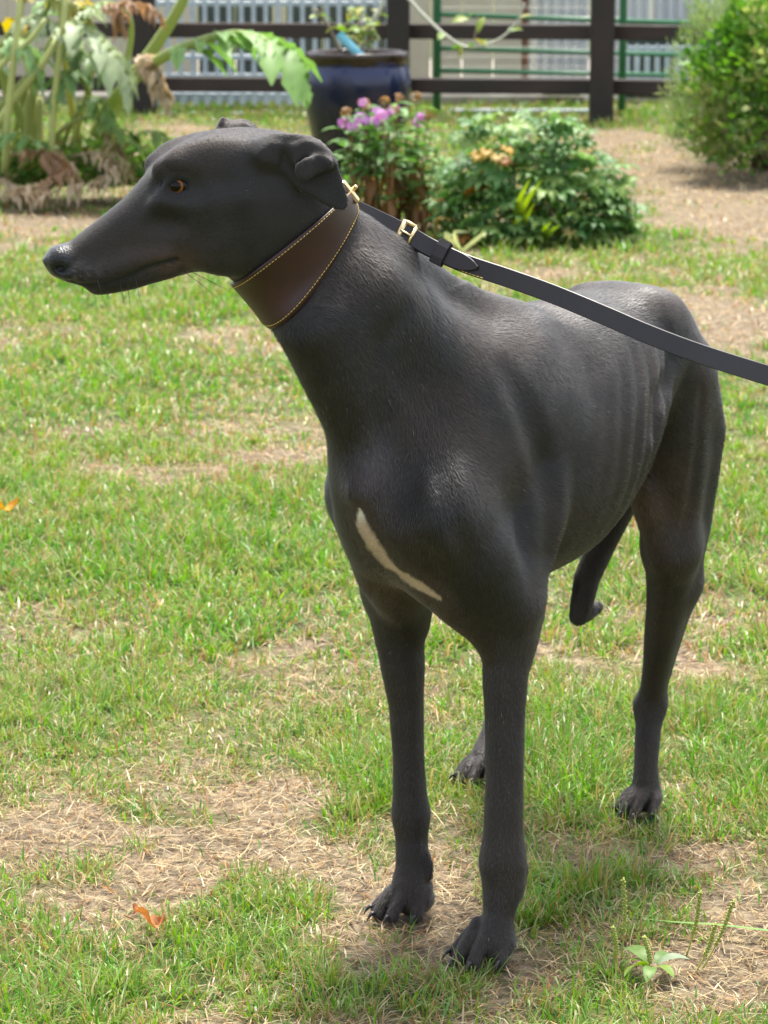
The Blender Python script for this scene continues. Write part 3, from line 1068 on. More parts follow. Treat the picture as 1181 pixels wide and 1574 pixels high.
# ---- evaluate the field and skin it
def field(P, blocks=None):
    """P: (nb, m, 3) points in blocks"""
    nb, m, _ = P.shape
    d = np.full((nb, m), 1.0, np.float64)
    lo, hi = P.min(1), P.max(1)
    for fn, a, b, k, mode in OPS:
        pad = k + .02
        sel = np.nonzero(np.all((lo < b + pad) & (hi > a - pad), axis=1))[0]
        if not len(sel):
            continue
        v = fn(P[sel].reshape(-1, 3)).reshape(len(sel), m)
        c = d[sel]
        if mode == 'u':
            h = np.maximum(k - np.abs(c - v), 0) / k
            d[sel] = np.minimum(c, v) - h * h * k * .25
        else:
            v = -v
            h = np.maximum(k - np.abs(c - v), 0) / k
            d[sel] = np.maximum(c, v) + h * h * k * .25
    # ribs showing through the flank
    q = P - DO
    f, u, l = q @ FW, q[..., 2], q @ LF
    rib = np.exp(-((f + .27) / .095)**2) * np.exp(-((u - .54) / .085)**2) * np.clip((np.abs(l) - .05) / .03, 0, 1)
    rs = np.sin((f + .30 * (u - .5) + .006 * np.sin(u * 31)) * 2 * math.pi / .033)
    d -= .0023 * rib * np.sign(rs) * np.abs(rs)**1.3
    # muscle relief
    d -= .0007 * np.sin(f * 61 + u * 43) * np.sin(u * 57 - l * 40 + 1.0) * np.clip((u - .3) / .1, 0, 1) * np.clip((.20 - f) / .05, 0, 1)
    return d


def first_hit(pix, y0=2.6, y1=3.4):
    """where rays through these photo pixels first meet the dog"""
    R = np.array([ray(*p) for p in pix])
    t = np.linspace(y0, y1, 400)[None, :] / R[:, 1:2]
    P = CAMP + R[:, None, :] * t[..., None]
    d = field(P)
    i = np.argmax(d < 0, axis=1)
    i = np.maximum(i, 1)
    r = np.arange(len(pix))
    a, b = d[r, i - 1], d[r, i]
    w = np.clip(a / (a - b + 1e-9), 0, 1)[:, None]
    return P[r, i - 1] * (1 - w) + P[r, i] * w


def mirror_head(p):
    return p - 2 * np.dot(p - HC, HS) * HS


# furrows between the muscles
def groove(pix, r, k, y1=3.9):
    P = first_hit(pix, 2.7, y1)
    n = len(P)
    chain([(p + nrm(CAMP - p) * (r + k * (.9 if i in (0, n - 1) else .25 if i in (1, n - 2) else 0)), r) for i, p in enumerate(P)], k=k, mode='s')


groove([(795, 560), (824, 640), (846, 715), (857, 785), (853, 850), (843, 900)], .012, .024)
groove([(590, 600), (603, 660), (610, 720), (614, 775), (624, 825), (655, 880)], .010, .028)
groove([(700, 640), (690, 720), (702, 800), (735, 880)], .010, .014)
groove([(640, 470), (600, 530), (578, 590)], .012, .010)
groove([(560, 640), (548, 690), (545, 745)], .010, .010)
groove([(1040, 505), (1039, 545), (1029, 585), (1016, 618), (1016, 660)], .008, .022)
groove([(1086, 600), (1078, 700), (1062, 800), (1046, 860)], .010, .006)
groove([(238, 262), (250, 262), (262, 264)], .006, .009)
groove([(198, 372), (222, 352), (246, 346), (268, 352)], .008, .008)
groove([(205, 318), (230, 288), (245, 275)], .006, .005)
groove([(300, 262), (340, 278), (385, 270)], .012, .006)
groove([(300, 395), (318, 372), (325, 340)], .010, .006)
groove([(790, 1020), (796, 1100), (797, 1200)], .006, .005)
groove([(755, 1340), (775, 1344), (795, 1340)], .005, .005)

# eyelids, mouth and nostrils are laid on the finished surface
LID = [(248, 296), (257, 281), (270, 272.5), (286, 274.5), (301, 285.5), (289, 294.5), (273, 299), (258, 299.5)]
EYE_C = HP(273.5, 285.5, .0274)
EYE_R = .0165
MOUTH = [(106, 431.5), (120, 436), (140, 438.5), (157, 437), (172, 433.5), (190, 428), (206, 421.5), (222, 413), (235, 409), (247, 405.5), (259, 402), (271, 398.5)]
mh = first_hit(MOUTH)
nh = first_hit([(93, 413.5), (98, 417), (106, 413), (112, 406), (115.5, 398)])
lh = [EYE_C + nrm(HP(a, b, .042) - EYE_C) * (EYE_R + .0006) for a, b in LID]
for m in (lambda p: p, mirror_head):
    pts = [m(p) for p in lh]
    chain([(p, .0023) for p in pts + pts[:1]], k=.006)
    chain([(m(p), r) for p, r in zip(mh, [.0012, .0016, .0018, .0018, .0018, .0020, .0022, .0030, .0032, .0030, .0026, .0016])], k=.003, mode='s')
    ell(m(nh[0]) , HAX, (.0060, .0048, .0085), k=.003, mode='s')
    chain([(m(p), r) for p, r in zip(nh[1:], [.0026, .0024, .0020, .0014])], k=.003, mode='s')
    ell(m(EYE_C), HAX, (EYE_R + .0004,) * 3, k=.0015, mode='s')


def skin(h):
    lo = np.min([o[1] for o in OPS if o[4] == 'u'], axis=0) - .02
    hi = np.max([o[2] for o in OPS if o[4] == 'u'], axis=0) + .02
    lo[2] = max(lo[2], -.012)
    B = 8
    nb = np.ceil((hi - lo) / (h * B)).astype(int)
    bi = np.stack(np.meshgrid(*[np.arange(n) for n in nb], indexing='ij'), -1).reshape(-1, 3)
    cen = lo + (bi + .5) * h * B
    # a coarse look first: which blocks can hold surface
    dc = np.concatenate([field(c[:, None, :])[:, 0] for c in np.array_split(cen, 60)])
    dc3 = dc
    act = np.abs(dc3) < h * B * 1.45
    dims = nb * B + 1
    vol = np.where(np.repeat(np.repeat(np.repeat((dc > 0).reshape(nb), B, 0), B, 1), B, 2), 1.0, -1.0).astype(np.float32)
    vol = np.pad(vol, ((0, 1), (0, 1), (0, 1)), constant_values=1.0)
    g = np.stack(np.meshgrid(*[np.arange(B)] * 3, indexing='ij'), -1).reshape(-1, 3)
    ab = bi[act]
    for part in np.array_split(ab, max(1, len(ab) // 400)):
        P = lo + (part[:, None, :] * B + g[None]) * h
        v = field(P)
        ii = part[:, None, :] * B + g[None]
        vol[ii[..., 0], ii[..., 1], ii[..., 2]] = v
    # surface nets
    ins = vol < 0
    cnt = np.zeros([d - 1 for d in dims], np.uint8)
    for a in (0, 1):
        for b in (0, 1):
            for c in (0, 1):
                cnt += ins[a:dims[0] - 1 + a, b:dims[1] - 1 + b, c:dims[2] - 1 + c]
    cells = np.argwhere((cnt > 0) & (cnt < 8))
    idx = np.full(cnt.shape, -1, np.int32)
    idx[tuple(cells.T)] = np.arange(len(cells))
    acc = np.zeros((len(cells), 3)); num = np.zeros(len(cells))
    cor = [(a, b, c) for a in (0, 1) for b in (0, 1) for c in (0, 1)]
    vals = {q: vol[cells[:, 0] + q[0], cells[:, 1] + q[1], cells[:, 2] + q[2]] for q in cor}
    for q in cor:
        for ax in range(3):
            if q[ax] == 0:
                r = list(q); r[ax] = 1; r = tuple(r)
                va, vb = vals[q], vals[r]
                cr = (va < 0) != (vb < 0)
                t = np.where(cr, va / (va - vb + 1e-12), 0)
                p = np.tile(np.array(q, float), (len(cells), 1)); p[:, ax] = t
                acc[cr] += p[cr]; num[cr] += 1
    verts = lo + (cells + acc / num[:, None]) * h
    faces = []
    for ax in range(3):
        u_, v_ = (ax + 1) % 3, (ax + 2) % 3
        sl0 = [slice(None)] * 3; sl1 = [slice(None)] * 3
        sl0[ax] = slice(0, -1); sl1[ax] = slice(1, None)
        a, b = ins[tuple(sl0)], ins[tuple(sl1)]
        e = np.argwhere(a != b)
        ok = (e[:, u_] > 0) & (e[:, v_] > 0) & (e[:, u_] < dims[u_] - 1) & (e[:, v_] < dims[v_] - 1)
        e = e[ok]
        fl = a[tuple(e.T)]
        quad = []
        for du, dv in ((0, 0), (-1, 0), (-1, -1), (0, -1)):
            c = e.copy(); c[:, u_] += du; c[:, v_] += dv
            quad.append(idx[tuple(c.T)])
        quad = np.stack(quad, 1)
        quad[~fl] = quad[~fl][:, ::-1]
        faces.append(quad)
    faces = np.concatenate(faces)
    faces = faces[(faces >= 0).all(1)]
    # relax a little
    for it in range(1):
        s = np.zeros_like(verts); n = np.zeros(len(verts))
        for i in range(4):
            for j in (1, 3):
                np.add.at(s, faces[:, i], verts[faces[:, (i + j) % 4]]); np.add.at(n, faces[:, i], 1)
        verts = verts * .5 + .5 * s / np.maximum(n, 1)[:, None]
    # keep the one connected body
    lab = np.arange(len(verts))
    for it in range(400):
        m = lab[faces].min(1)
        old = lab.copy()
        for i in range(4):
            np.minimum.at(lab, faces[:, i], m)
        lab = lab[lab]
        if (lab == old).all():
            break
    big = np.bincount(lab).argmax()
    keep = lab == big
    remap = np.cumsum(keep) - 1
    faces = remap[faces[keep[faces[:, 0]]]]
    return verts[keep], faces.astype(np.int32)


DOG_H = .0024
dv, df = skin(DOG_H)
# ---- coat colour: black, with a pale blaze on the breastbone and thin reddish hair below
def seg_dist(q, P):
    d = np.full(len(q), 1e9); s = np.zeros(len(q))
    for i, (a, b) in enumerate(zip(P[:-1], P[1:])):
        a, b = np.array(a, float), np.array(b, float)
        t = np.clip(((q - a) @ (b - a)) / ((b - a) @ (b - a)), 0, 1)
        e = np.linalg.norm(q - a - t[:, None] * (b - a), axis=1)
        m = e < d
        d[m] = e[m]; s[m] = i + t[m]
    return d, s


def sstep(a, b, x):
    t = np.clip((x - a) / (b - a), 0, 1)
    return t * t * (3 - 2 * t)


def hash_noise(p, scale, seed=0):
    """smooth value noise in 3-D"""
    q = p * scale + seed * 17.13
    i = np.floor(q).astype(np.int64)
    f = q - i
    f = f * f * (3 - 2 * f)

    def h(a, b, c):
        n = (a * 73856093) ^ (b * 19349663) ^ (c * 83492791) ^ (seed * 9176)
        n = (n ^ (n >> 13)) * 1274126177 & 0x7fffffff
        return (n % 65536) / 65535.0
    r = 0
    for a in (0, 1):
        for b in (0, 1):
            for c in (0, 1):
                w = (f[:, 0] if a else 1 - f[:, 0]) * (f[:, 1] if b else 1 - f[:, 1]) * (f[:, 2] if c else 1 - f[:, 2])
                r = r + w * h(i[:, 0] + a, i[:, 1] + b, i[:, 2] + c)
    return r


def mesh_normals(v, f):
    n = np.zeros_like(v)
    fn = np.cross(v[f[:, 2]] - v[f[:, 0]], v[f[:, 3]] - v[f[:, 1]])
    for i in range(4):
        np.add.at(n, f[:, i], fn)
    return nrm(n)


dn = mesh_normals(dv, df)
q = dv - DO
dF, dU, dL = q @ FW, q[:, 2], q @ LF
hs, ho = (dv - HC) @ HF, (dv - HC) @ HS            # along and across the head
nose_x = (HP(108, 400) - HC) @ HF
px_, py_, _w = proj(dv)
pix = np.stack([px_, py_], 1)

near0 = (hs > -.02) & (np.abs(ho) < .08)
nz = hash_noise(dv, 38, 1) * .6 + hash_noise(dv, 95, 2) * .4
col = np.array([.0180, .0148, .0132])[None] * (.55 + .9 * nz)[:, None] * (.8 + .4 * hash_noise(dv, 9, 33))[:, None]
warm = sstep(.45, .75, hash_noise(dv, 14, 3)) * .6
warm = np.maximum(warm, sstep(.42, .36, dU) * .35)
lipc = HP(262, 396)
lipm = np.exp(-((hs - (lipc - HC) @ HF) / .022)**2 - ((dv[:, 2] - lipc[2]) / .012)**2) * near0
muz = np.exp(-((hs - .075) / .06)**2 - ((dv[:, 2] - HP(210, 385)[2]) / .022)**2) * near0
warm = np.maximum(warm, muz * .8)
col = col * (1 - warm[:, None]) + np.array([.034, .022, .015])[None] * warm[:, None]
col += lipm[:, None] * np.array([.040, .020, .016])
# inside of the legs and the breast: reddish black
inner = np.exp(-((dF - .06) / .06)**2) * sstep(.47, .42, dU) * sstep(.30, .36, dU) * sstep(.09, .04, np.abs(dL))
col += inner[:, None] * np.array([.030, .017, .010])
# belly: thin hair over grey-pink skin
bel = sstep(.44, .40, dU) * sstep(-.02, -.10, dF) * sstep(-.40, -.30, dF) * sstep(.36, .375, dU)
col += bel[:, None] * np.array([.050, .036, .030])
groin = np.exp(-((dF + .40) / .05)**2 - ((dU - .42) / .07)**2) * sstep(.12, .03, np.abs(dL - .02))
col += groin[:, None] * np.array([.050, .026, .017])
# blaze
bd, bs = seg_dist(pix, [(553, 783), (556, 805), (572, 835), (596, 866), (622, 886), (650, 903), (676, 919)])
hw = np.interp(bs, [0, .4, 1, 2, 3, 3.6, 4.1, 5, 6], [2.5, 5.5, 8.0, 9.5, 6.5, 3.0, 6.5, 6.0, 3.0])
front0 = (dF > .0) & (dU < .64) & (dn @ nrm(CAMP - DO) > 0)
front = (dF > -.02) & (dU < .60) & (np.abs(dL) < .085)
blz = sstep(1.45, .55, bd / hw + (hash_noise(dv, 260, 5) - .5) * .5) * front
col = col * (1 - blz[:, None]) + (np.array([.62, .56, .50])[None] * sstep(1.2, .3, bs)[:, None] + np.array([.46, .33, .235])[None] * (1 - sstep(1.2, .3, bs))[:, None]) * blz[:, None] * (.75 + .5 * nz)[:, None]
halo = np.exp(-(bd / 20)**2) * front * (1 - blz)
col += halo[:, None] * np.array([.016, .010, .007])
# whorl of hair above the blaze, its purplish sheen painted into the colour
wh_ = np.exp(-((px_ - 577) / 30)**2 - ((py_ - 712) / 55)**2) * front0 * .9
col += wh_[:, None] * np.array([.060, .052, .064])
# greying chin and lip
chin = np.exp(-((hs - .155) / .03)**2) * sstep(.790, .775, dU) * (hs > .05)
col += (chin * (hash_noise(dv, 500, 6) > .6))[:, None] * np.array([.05, .045, .04])
nose = sstep(nose_x - .001, nose_x + .002, hs + .010 * (dU - HC[2] + .05)) * (dU > HP(90, 428)[2])
lips = np.exp(-((hs - .12) / .07)**2) * 0
# lid rims are bare dark skin; the mouth slit's dark is put into its colour
rimd = np.full(len(dv), 1e9)
near = (hs > -.02) & (np.abs(ho) < .08)
for P in [mh, np.array([mirror_head(p) for p in mh])]:
    d_, _ = seg_dist(dv[near], [tuple(p) for p in P])
    rimd[near] = np.minimum(rimd[near], d_)
bare = sstep(.0040, .0025, rimd)
eyed = np.minimum(np.linalg.norm(dv - EYE_C, axis=1), np.linalg.norm(dv - mirror_head(EYE_C), axis=1))
bare = np.maximum(bare, sstep(EYE_R + .0062, EYE_R + .0038, eyed))
bare = np.maximum(bare, nose)
col = col * (1 - bare[:, None]) + np.array([.0075, .0072, .0080])[None] * bare[:, None]
gloss = np.stack([nose, bare, blz], 1)

m_dog = material('dog_skin', rough=.6, spec=.35)
at = N(m_dog, 'ShaderNodeAttribute', attribute_name='coat')
ag = N(m_dog, 'ShaderNodeAttribute', attribute_name='gloss')
L(m_dog, at.outputs['Color'], bsdf(m_dog).inputs['Base Color'])
sx = N(m_dog, 'ShaderNodeSeparateColor')
L(m_dog, ag.outputs['Color'], sx.inputs[0])
mr = N(m_dog, 'ShaderNodeMapRange'); mr.inputs['To Min'].default_value = .66; mr.inputs['To Max'].default_value = .30
L(m_dog, sx.outputs[0], mr.inputs['Value'])
L(m_dog, mr.outputs[0], bsdf(m_dog).inputs['Roughness'])
gm = N(m_dog, 'ShaderNodeNewGeometry')
v1 = N(m_dog, 'ShaderNodeTexVoronoi', Scale=620.0)
L(m_dog, gm.outputs['Position'], v1.inputs['Vector'])
n1_ = N(m_dog, 'ShaderNodeTexNoise', Scale=420.0, Detail=4.0)
L(m_dog, gm.outputs['Position'], n1_.inputs['Vector'])
mx = N(m_dog, 'ShaderNodeMix', data_type='FLOAT')
L(m_dog, sx.outputs[0], mx.inputs[0]); L(m_dog, n1_.outputs['Fac'], mx.inputs[2]); L(m_dog, v1.outputs['Distance'], mx.inputs[3])
bp = N(m_dog, 'ShaderNodeBump', Strength=.55, Distance=.0009)
L(m_dog, mx.outputs[0], bp.inputs['Height'])
L(m_dog, bp.outputs[0], bsdf(m_dog).inputs['Normal'])
bsdf(m_dog).inputs['Sheen Weight'].default_value = .12
bsdf(m_dog).inputs['Sheen Roughness'].default_value = .45

dog = empty('dog', DO)
tag(dog, 'lean black greyhound standing on the lawn, head turned to the left', 'dog')
me = np_mesh('body', dv, df)
vcol(me, 'coat', np.clip(col, 0, 1))
vcol(me, 'gloss', gloss)
body = link_mesh('body', me, m_dog, dog)

# ---- short coat: single hairs lying along the grain
def fur(n_hair):
    tri = np.concatenate([df[:, [0, 1, 2]], df[:, [0, 2, 3]]])
    A, B, C = dv[tri[:, 0]], dv[tri[:, 1]], dv[tri[:, 2]]
    ar = np.linalg.norm(np.cross(B - A, C - A), axis=1)
    # more hair where the camera sees the coat
    cen = (A + B + C) / 3
    fn = nrm(np.cross(B - A, C - A))
    face = np.einsum('ij,ij->i', fn, nrm(CAMP - cen))
    wgt = ar * np.where(face > -.15, 1.0, .25)
    cs = np.cumsum(wgt)
    r = RNG.random(n_hair) * cs[-1]
    t = np.searchsorted(cs, r)
    u, v = RNG.random(n_hair), RNG.random(n_hair)
    fl = u + v > 1
    u[fl], v[fl] = 1 - u[fl], 1 - v[fl]
    w0 = (1 - u - v)[:, None]

    def lerp(X):
        return X[tri[t, 0]] * w0 + X[tri[t, 1]] * u[:, None] + X[tri[t, 2]] * v[:, None]
    p, n, c, g = lerp(dv), nrm(lerp(dn)), lerp(col), lerp(gloss)
    ok = (g[:, 0] < .2) & (g[:, 1] < .5)
    p, n, c, g = p[ok], n[ok], c[ok], g[ok]
    m = len(p)
    q = p - DO
    f, uu, l = q @ FW, q[:, 2], q @ LF
    hs_ = (p - HC) @ HF
    dn_ = np.array([0, 0, -1.0])
    trunk = -FW * .85 + dn_ * .55
    legs = dn_ * 1.0 + FW * .1
    headv = -HF * 1.0 + dn_ * .12
    neckv = nrm(n1 - n4) + dn_ * .3
    front = dn_ * .9 - FW * .2
    wl = sstep(.46, .36, uu)[:, None]
    wf = (sstep(.03, .12, f) * sstep(.72, .64, uu))[:, None]
    wn_ = (sstep(-.02, .08, f) * sstep(.60, .68, uu))[:, None]
    wh = (sstep(-.115, -.075, hs_) * sstep(.72, .74, uu))[:, None]
    d = np.tile(trunk, (m, 1))
    d = d * (1 - wf) + front * wf
    d = d * (1 - wn_) + neckv * wn_
    d = d * (1 - wl) + legs * wl
    d = d * (1 - wh) + headv * wh
    swirl = (hash_noise(p, 22, 8) - .5)[:, None]
    d = nrm(d)
    d = d - n * np.sum(d * n, 1, keepdims=True)
    d = nrm(d)
    s_ = np.cross(n, d)
    d = nrm(d + s_ * (swirl * .9 + RNG.normal(0, .16, (m, 1))))
    s_ = np.cross(n, d)
    ln = (.0052 + .0034 * RNG.random(m)) * (1 - .62 * wh[:, 0]) * (1 - .25 * wl[:, 0]) * (1 - .5 * g[:, 2])
    ear = ((p - HC) @ HS > .052) & (hs_ < -.03) & (uu > .74)
    ln = np.where(ear, ln * .5, ln)
    bpx, bpy_, _ = proj(p)
    bdd, _ = seg_dist(np.stack([bpx, bpy_], 1), [(553, 783), (572, 835), (622, 886), (676, 919)])
    ln = np.where(bdd < 26, ln * .5, ln)
    lift = .16 + .14 * RNG.random(m)
    wd = (.00018 + .00011 * RNG.random(m))[:, None]
    tip = p + d * (ln * np.cos(lift))[:, None] + n * (ln * np.sin(lift))[:, None]
    mid = p + d * (ln * .5)[:, None] + n * (ln * np.sin(lift) * .62)[:, None]
    V = np.concatenate([p - s_ * wd - n * .0004, p + s_ * wd - n * .0004, mid + s_ * wd * .8, mid - s_ * wd * .8, tip])
    i = np.arange(m)
    F4 = np.stack([i, i + m, i + 2 * m, i + 3 * m], 1)
    F3 = np.stack([i + 3 * m, i + 2 * m, i + 4 * m], 1)
    me = np_mesh('fur', V, [F4, F3], smooth=False)
    tone = (.40 + 1.3 * RNG.random(m)**1.5)[:, None] * (.72 + .56 * hash_noise(p, 55, 31))[:, None]
    grey = (RNG.random(m) < .0008)[:, None]
    hc = np.clip(c * tone, .002, 1) * (1 - grey) + np.array([.16, .15, .14]) * grey
    vcol(me, 'coat', np.tile(hc, (5, 1)))
    return me


m_fur = material('dog_hair', rough=.50, spec=.46)
bsdf(m_fur).inputs['Sheen Weight'].default_value = .15
bsdf(m_fur).inputs['Sheen Roughness'].default_value = .4
bsdf(m_fur).inputs['Sheen Tint'].default_value = (.82, .90, 1.0, 1)
at = N(m_fur, 'ShaderNodeAttribute', attribute_name='coat')
L(m_fur, at.outputs['Color'], bsdf(m_fur).inputs['Base Color'])
N_HAIR = 300000
tag(link_mesh('fur', fur(N_HAIR), m_fur, dog), kind='stuff')

# ---- eyes
m_eye = material('eye', rough=.05, spec=.22)
tc = N(m_eye, 'ShaderNodeTexCoord')
sp = N(m_eye, 'ShaderNodeVectorMath', operation='NORMALIZE')
L(m_eye, tc.outputs['Object'], sp.inputs[0])
dt = N(m_eye, 'ShaderNodeVectorMath', operation='DOT_PRODUCT')
dt.inputs[1].default_value = (0, 0, 1)
L(m_eye, sp.outputs[0], dt.inputs[0])
ac = N(m_eye, 'ShaderNodeMath', operation='ARCCOSINE')
L(m_eye, dt.outputs['Value'], ac.inputs[0])
cr = N(m_eye, 'ShaderNodeValToRGB')
el = cr.color_ramp.elements
for i, (p, c) in enumerate([(0, (.002, .002, .002)), (.27, (.003, .002, .002)), (.31, (.10, .034, .007)), (.39, (.32, .115, .020)), (.45, (.16, .054, .010)), (.50, (.006, .004, .003)), (.60, (.016, .010, .008)), (.80, (.24, .19, .18))]):
    e = el[i] if i < 2 else el.new(p)
    e.position, e.color = p, (*c, 1)
L(m_eye, ac.outputs[0], cr.inputs[0])
nzi = N(m_eye, 'ShaderNodeTexNoise', Scale=600.0, Detail=3.0)
L(m_eye, tc.outputs['Object'], nzi.inputs['Vector'])
mi = N(m_eye, 'ShaderNodeMix', data_type='RGBA', blend_type='MULTIPLY')
mi.inputs[0].default_value = .5
L(m_eye, cr.outputs[0], mi.inputs[6]); L(m_eye, nzi.outputs['Color'], mi.inputs[7])
L(m_eye, mi.outputs[2], bsdf(m_eye).inputs['Base Color'])
bm = bmesh.new()
bmesh.ops.create_uvsphere(bm, u_segments=40, v_segments=28, radius=EYE_R)
for v in bm.verts:                      # the cornea bulges
    if v.co.z > 0:
        v.co.z *= 1.0 + .10 * (v.co.z / EYE_R)**4
me_eye = bpy.data.meshes.new('eye'); bm.to_mesh(me_eye); bm.free()
for p in me_eye.polygons: p.use_smooth = True
me_eye.materials.append(m_eye)
GAZE = nrm(HS * .95 + HF * .28 + UPV * .06)
for far in (False, True):
    o = bpy.data.objects.new('eye', me_eye)
    COL.objects.link(o)
    g = GAZE if not far else GAZE - 2 * np.dot(GAZE, HS) * HS
    c = EYE_C if not far else mirror_head(EYE_C)
    o.parent = dog
    o.location = Vector(c - DO)
    o.rotation_euler = Vector(g).to_track_quat('Z', 'Y').to_euler()

# ---- claws and whiskers
m_claw = material('claw', (.012, .011, .010), .35)
cb = MB()
cp = smooth_path([(0, 0, 0), (.006, 0, .001), (.012, 0, -.004), (.016, 0, -.010)], 7)
cb.tube(cp, [.0032, .0032, .0030, .0026, .002, .0013, .0005], 7)
me_claw = cb.mesh('claw', True); me_claw.materials.append(m_claw)
for p, d, s in CLAWS:
    o = bpy.data.objects.new('claw', me_claw)
    COL.objects.link(o); o.parent = dog
    o.location = Vector(np.asarray(p) - DO)
    o.rotation_euler = (0, 0, math.atan2(d[1], d[0]))
    o.scale = (s * .8, s * .95, s * .85)
m_whisk = material('whisker', (.02, .018, .016), .4)
wb = MB()
for (x, y), (dx, dy), ln in (((150, 430), (20, 60), .02), ((185, 432), (12, 60), .025), ((196, 428), (8, 70), .028), ((208, 424), (14, 60), .03), ((283, 417), (60, 45), .045), ((288, 415), (65, 30), .05), ((262, 262), (14, -18), .014), ((256, 258), (6, -22), .012), ((130, 436), (-8, 40), .012), ((165, 440), (4, 40), .012)):
    a = first_hit([(x, y)])[0]
    dd = nrm(np.array([dx, -22, -dy], float))
    wb.tube(smooth_path([a, a + dd * ln * .5 + np.array([0, -.002, .001]), a + dd * ln], 6), [.00036, .00034, .0003, .00026, .0002, .0001], 4)
tag(wb.build('whiskers', m_whisk, dog), kind='stuff')
# ------------------------------------------------------------------ collar
def neck_ring(c, e1, e2, n=112):
    """distance from c to the neck in the plane of e1, e2, smoothed"""
    th = np.linspace(0, 2 * math.pi, n, endpoint=False)
    dirs = np.cos(th)[:, None] * e1 + np.sin(th)[:, None] * e2
    t = np.linspace(.02, .11, 120)
    P = c + dirs[:, None, :] * t[None, :, None]
    d = field(P)
    out = d > 0
    i = np.where(out.any(1), out.argmax(1), len(t) - 1)
    r = t[i]
    for _ in range(10):
        r = (np.roll(r, 1) + 2 * r + np.roll(r, -1)) / 4
    return dirs, r


def col_row(t):
    a0, b0 = PY(371, 423, 3.03), PY(507, 316, 3.04)      # throat and nape ends of the front edge
    a1, b1 = PY(413, 472, 3.045), PY(544, 314, 3.065)    # and of the rear edge
    a, b = a0 + (a1 - a0) * t, b0 + (b1 - b0) * t
    c = (a + b) / 2
    e1 = nrm(b - a)
    e2 = np.array([0, -1.0, 0]) + np.array([.20, 0, -.16]) * t
    e2 = nrm(e2 - e1 * (e1 @ e2))
    return c, e1, e2


OPS_KEEP = list(OPS)
rows = []
for t in np.linspace(0, 1, 13):
    c, e1, e2 = col_row(t)
    dirs, r = neck_ring(c, e1, e2)
    rows.append((c, dirs, r, t))
R = np.array([r for _, _, r, _ in rows])
R = (np.vstack([R[:1], R[:-1]]) + 2 * R + np.vstack([R[1:], R[-1:]])) / 4
nA = R.shape[1]


def col_pt(i, extra):
    c, dirs, r, t = rows[i]
    return c + dirs * (R[i] + extra)[:, None]


V, Fq = [], []
seq = [(i, .0050) for i in range(13)] + [(i, .0012) for i in range(12, -1, -1)]
seq[0] = (0, .0042); seq[12] = (12, .0042)
for i, ex in seq:
    V.append(col_pt(i, ex))
V = np.concatenate(V)
m = len(seq)
for j in range(m):
    a, b = j * nA, ((j + 1) % m) * nA
    k = np.arange(nA)
    Fq.append(np.stack([a + k, b + k, b + (k + 1) % nA, a + (k + 1) % nA], 1))
m_leather = material('collar_leather', (.075, .032, .024), .42)
noise_color(m_leather, [(.30, (.020, .0050, .0048)), (.55, (.030, .0072, .0066)), (.75, (.040, .0100, .0088))], scale=14, detail=8, rough_var=(.38, .50), bump=.12, bump_scale=420, dist=.0006)
m_stitch = material('yellow_thread', (.62, .42, .10), .7)
m_gold = material('brass', (.80, .62, .33), .25, metal=1.0)
noise_color(m_gold, [(.3, (.72, .53, .26)), (.7, (.86, .70, .42))], scale=60, rough_var=(.2, .4))
collar = empty('collar', PY(455, 395, 3.03))
tag(collar, 'wide brown leather collar with yellow stitching round the neck of the black dog', 'collar')
band = link_mesh('band', np_mesh('band', V, np.concatenate(Fq)[:, ::-1]), m_leather, collar)


def stitches(P, nrmls, step, ln, rad, lift):
    """short thread stitches along a closed or open line"""
    mb = MB()
    seg = np.linalg.norm(np.diff(P, axis=0), axis=1)
    s = np.concatenate([[0], np.cumsum(seg)])
    for a in np.arange(0, s[-1] - ln, step):
        p, q_ = [np.array([np.interp(x, s, P[:, k]) for k in range(3)]) for x in (a, a + ln)]
        n_ = nrm(np.array([np.interp(a + ln / 2, s, nrmls[:, k]) for k in range(3)]))
        mb.tube([p - n_ * .0002, p * .7 + q_ * .3 + n_ * lift, p * .3 + q_ * .7 + n_ * lift, q_ - n_ * .0002], rad, 5)
    return mb


for i0, fr in ((0, .85), (11, .15)):
    A, B = col_pt(i0, .0051), col_pt(i0 + 1, .0051)
    P = A * (1 - fr) + B * fr
    nn_ = rows[i0][1]
    P, nn_ = np.vstack([P, P[:1]]), np.vstack([nn_, nn_[:1]])
    o = stitches(P, nn_, .0040, .0024, .00042, .0004).build('stitching', m_stitch, band, True)

# brass buckle at the nape: frame bar, prong and stud
bk = MB()
bc0, bc1 = PY(525, 279, 3.035), PY(551, 311, 3.030)
ax = nrm(bc1 - bc0); yv = np.array([0, 1.0, 0]); zv = np.cross(ax, yv)
bk.box((bc0 + bc1) / 2, (np.linalg.norm(bc1 - bc0), .010, .0062), np.array([ax, yv, zv]).T, .0016)
buck = bk.build('buckle', m_gold, collar)
bk = MB()
for e in (bc0 + ax * .003, bc1 - ax * .003):
    bk.tube([e, e + yv * .016], .0026, 8)
bk.tube([bc0 + ax * .003 + yv * .016, bc1 - ax * .003 + yv * .016], .0026, 8)
bk.build('buckle_frame', m_gold, buck, True)
st = MB()
p = (bc0 + bc1) / 2 + zv * .003
st.tube([p, p + zv * .0045, p + zv * .0060, p + zv * .0068], [.0020, .0024, .0022, .0008], 10)
st.build('stud', m_gold, buck, True)

# ------------------------------------------------------------------ leash
m_strap = material('leash_leather', (.028, .022, .024), .38)
noise_color(m_strap, [(.3, (.010, .0075, .009)), (.7, (.018, .013, .015))], scale=30, rough_var=(.36, .48), bump=.1, bump_scale=500, dist=.0005)
m_edge = material('leash_edge', (.05, .035, .030), .6)


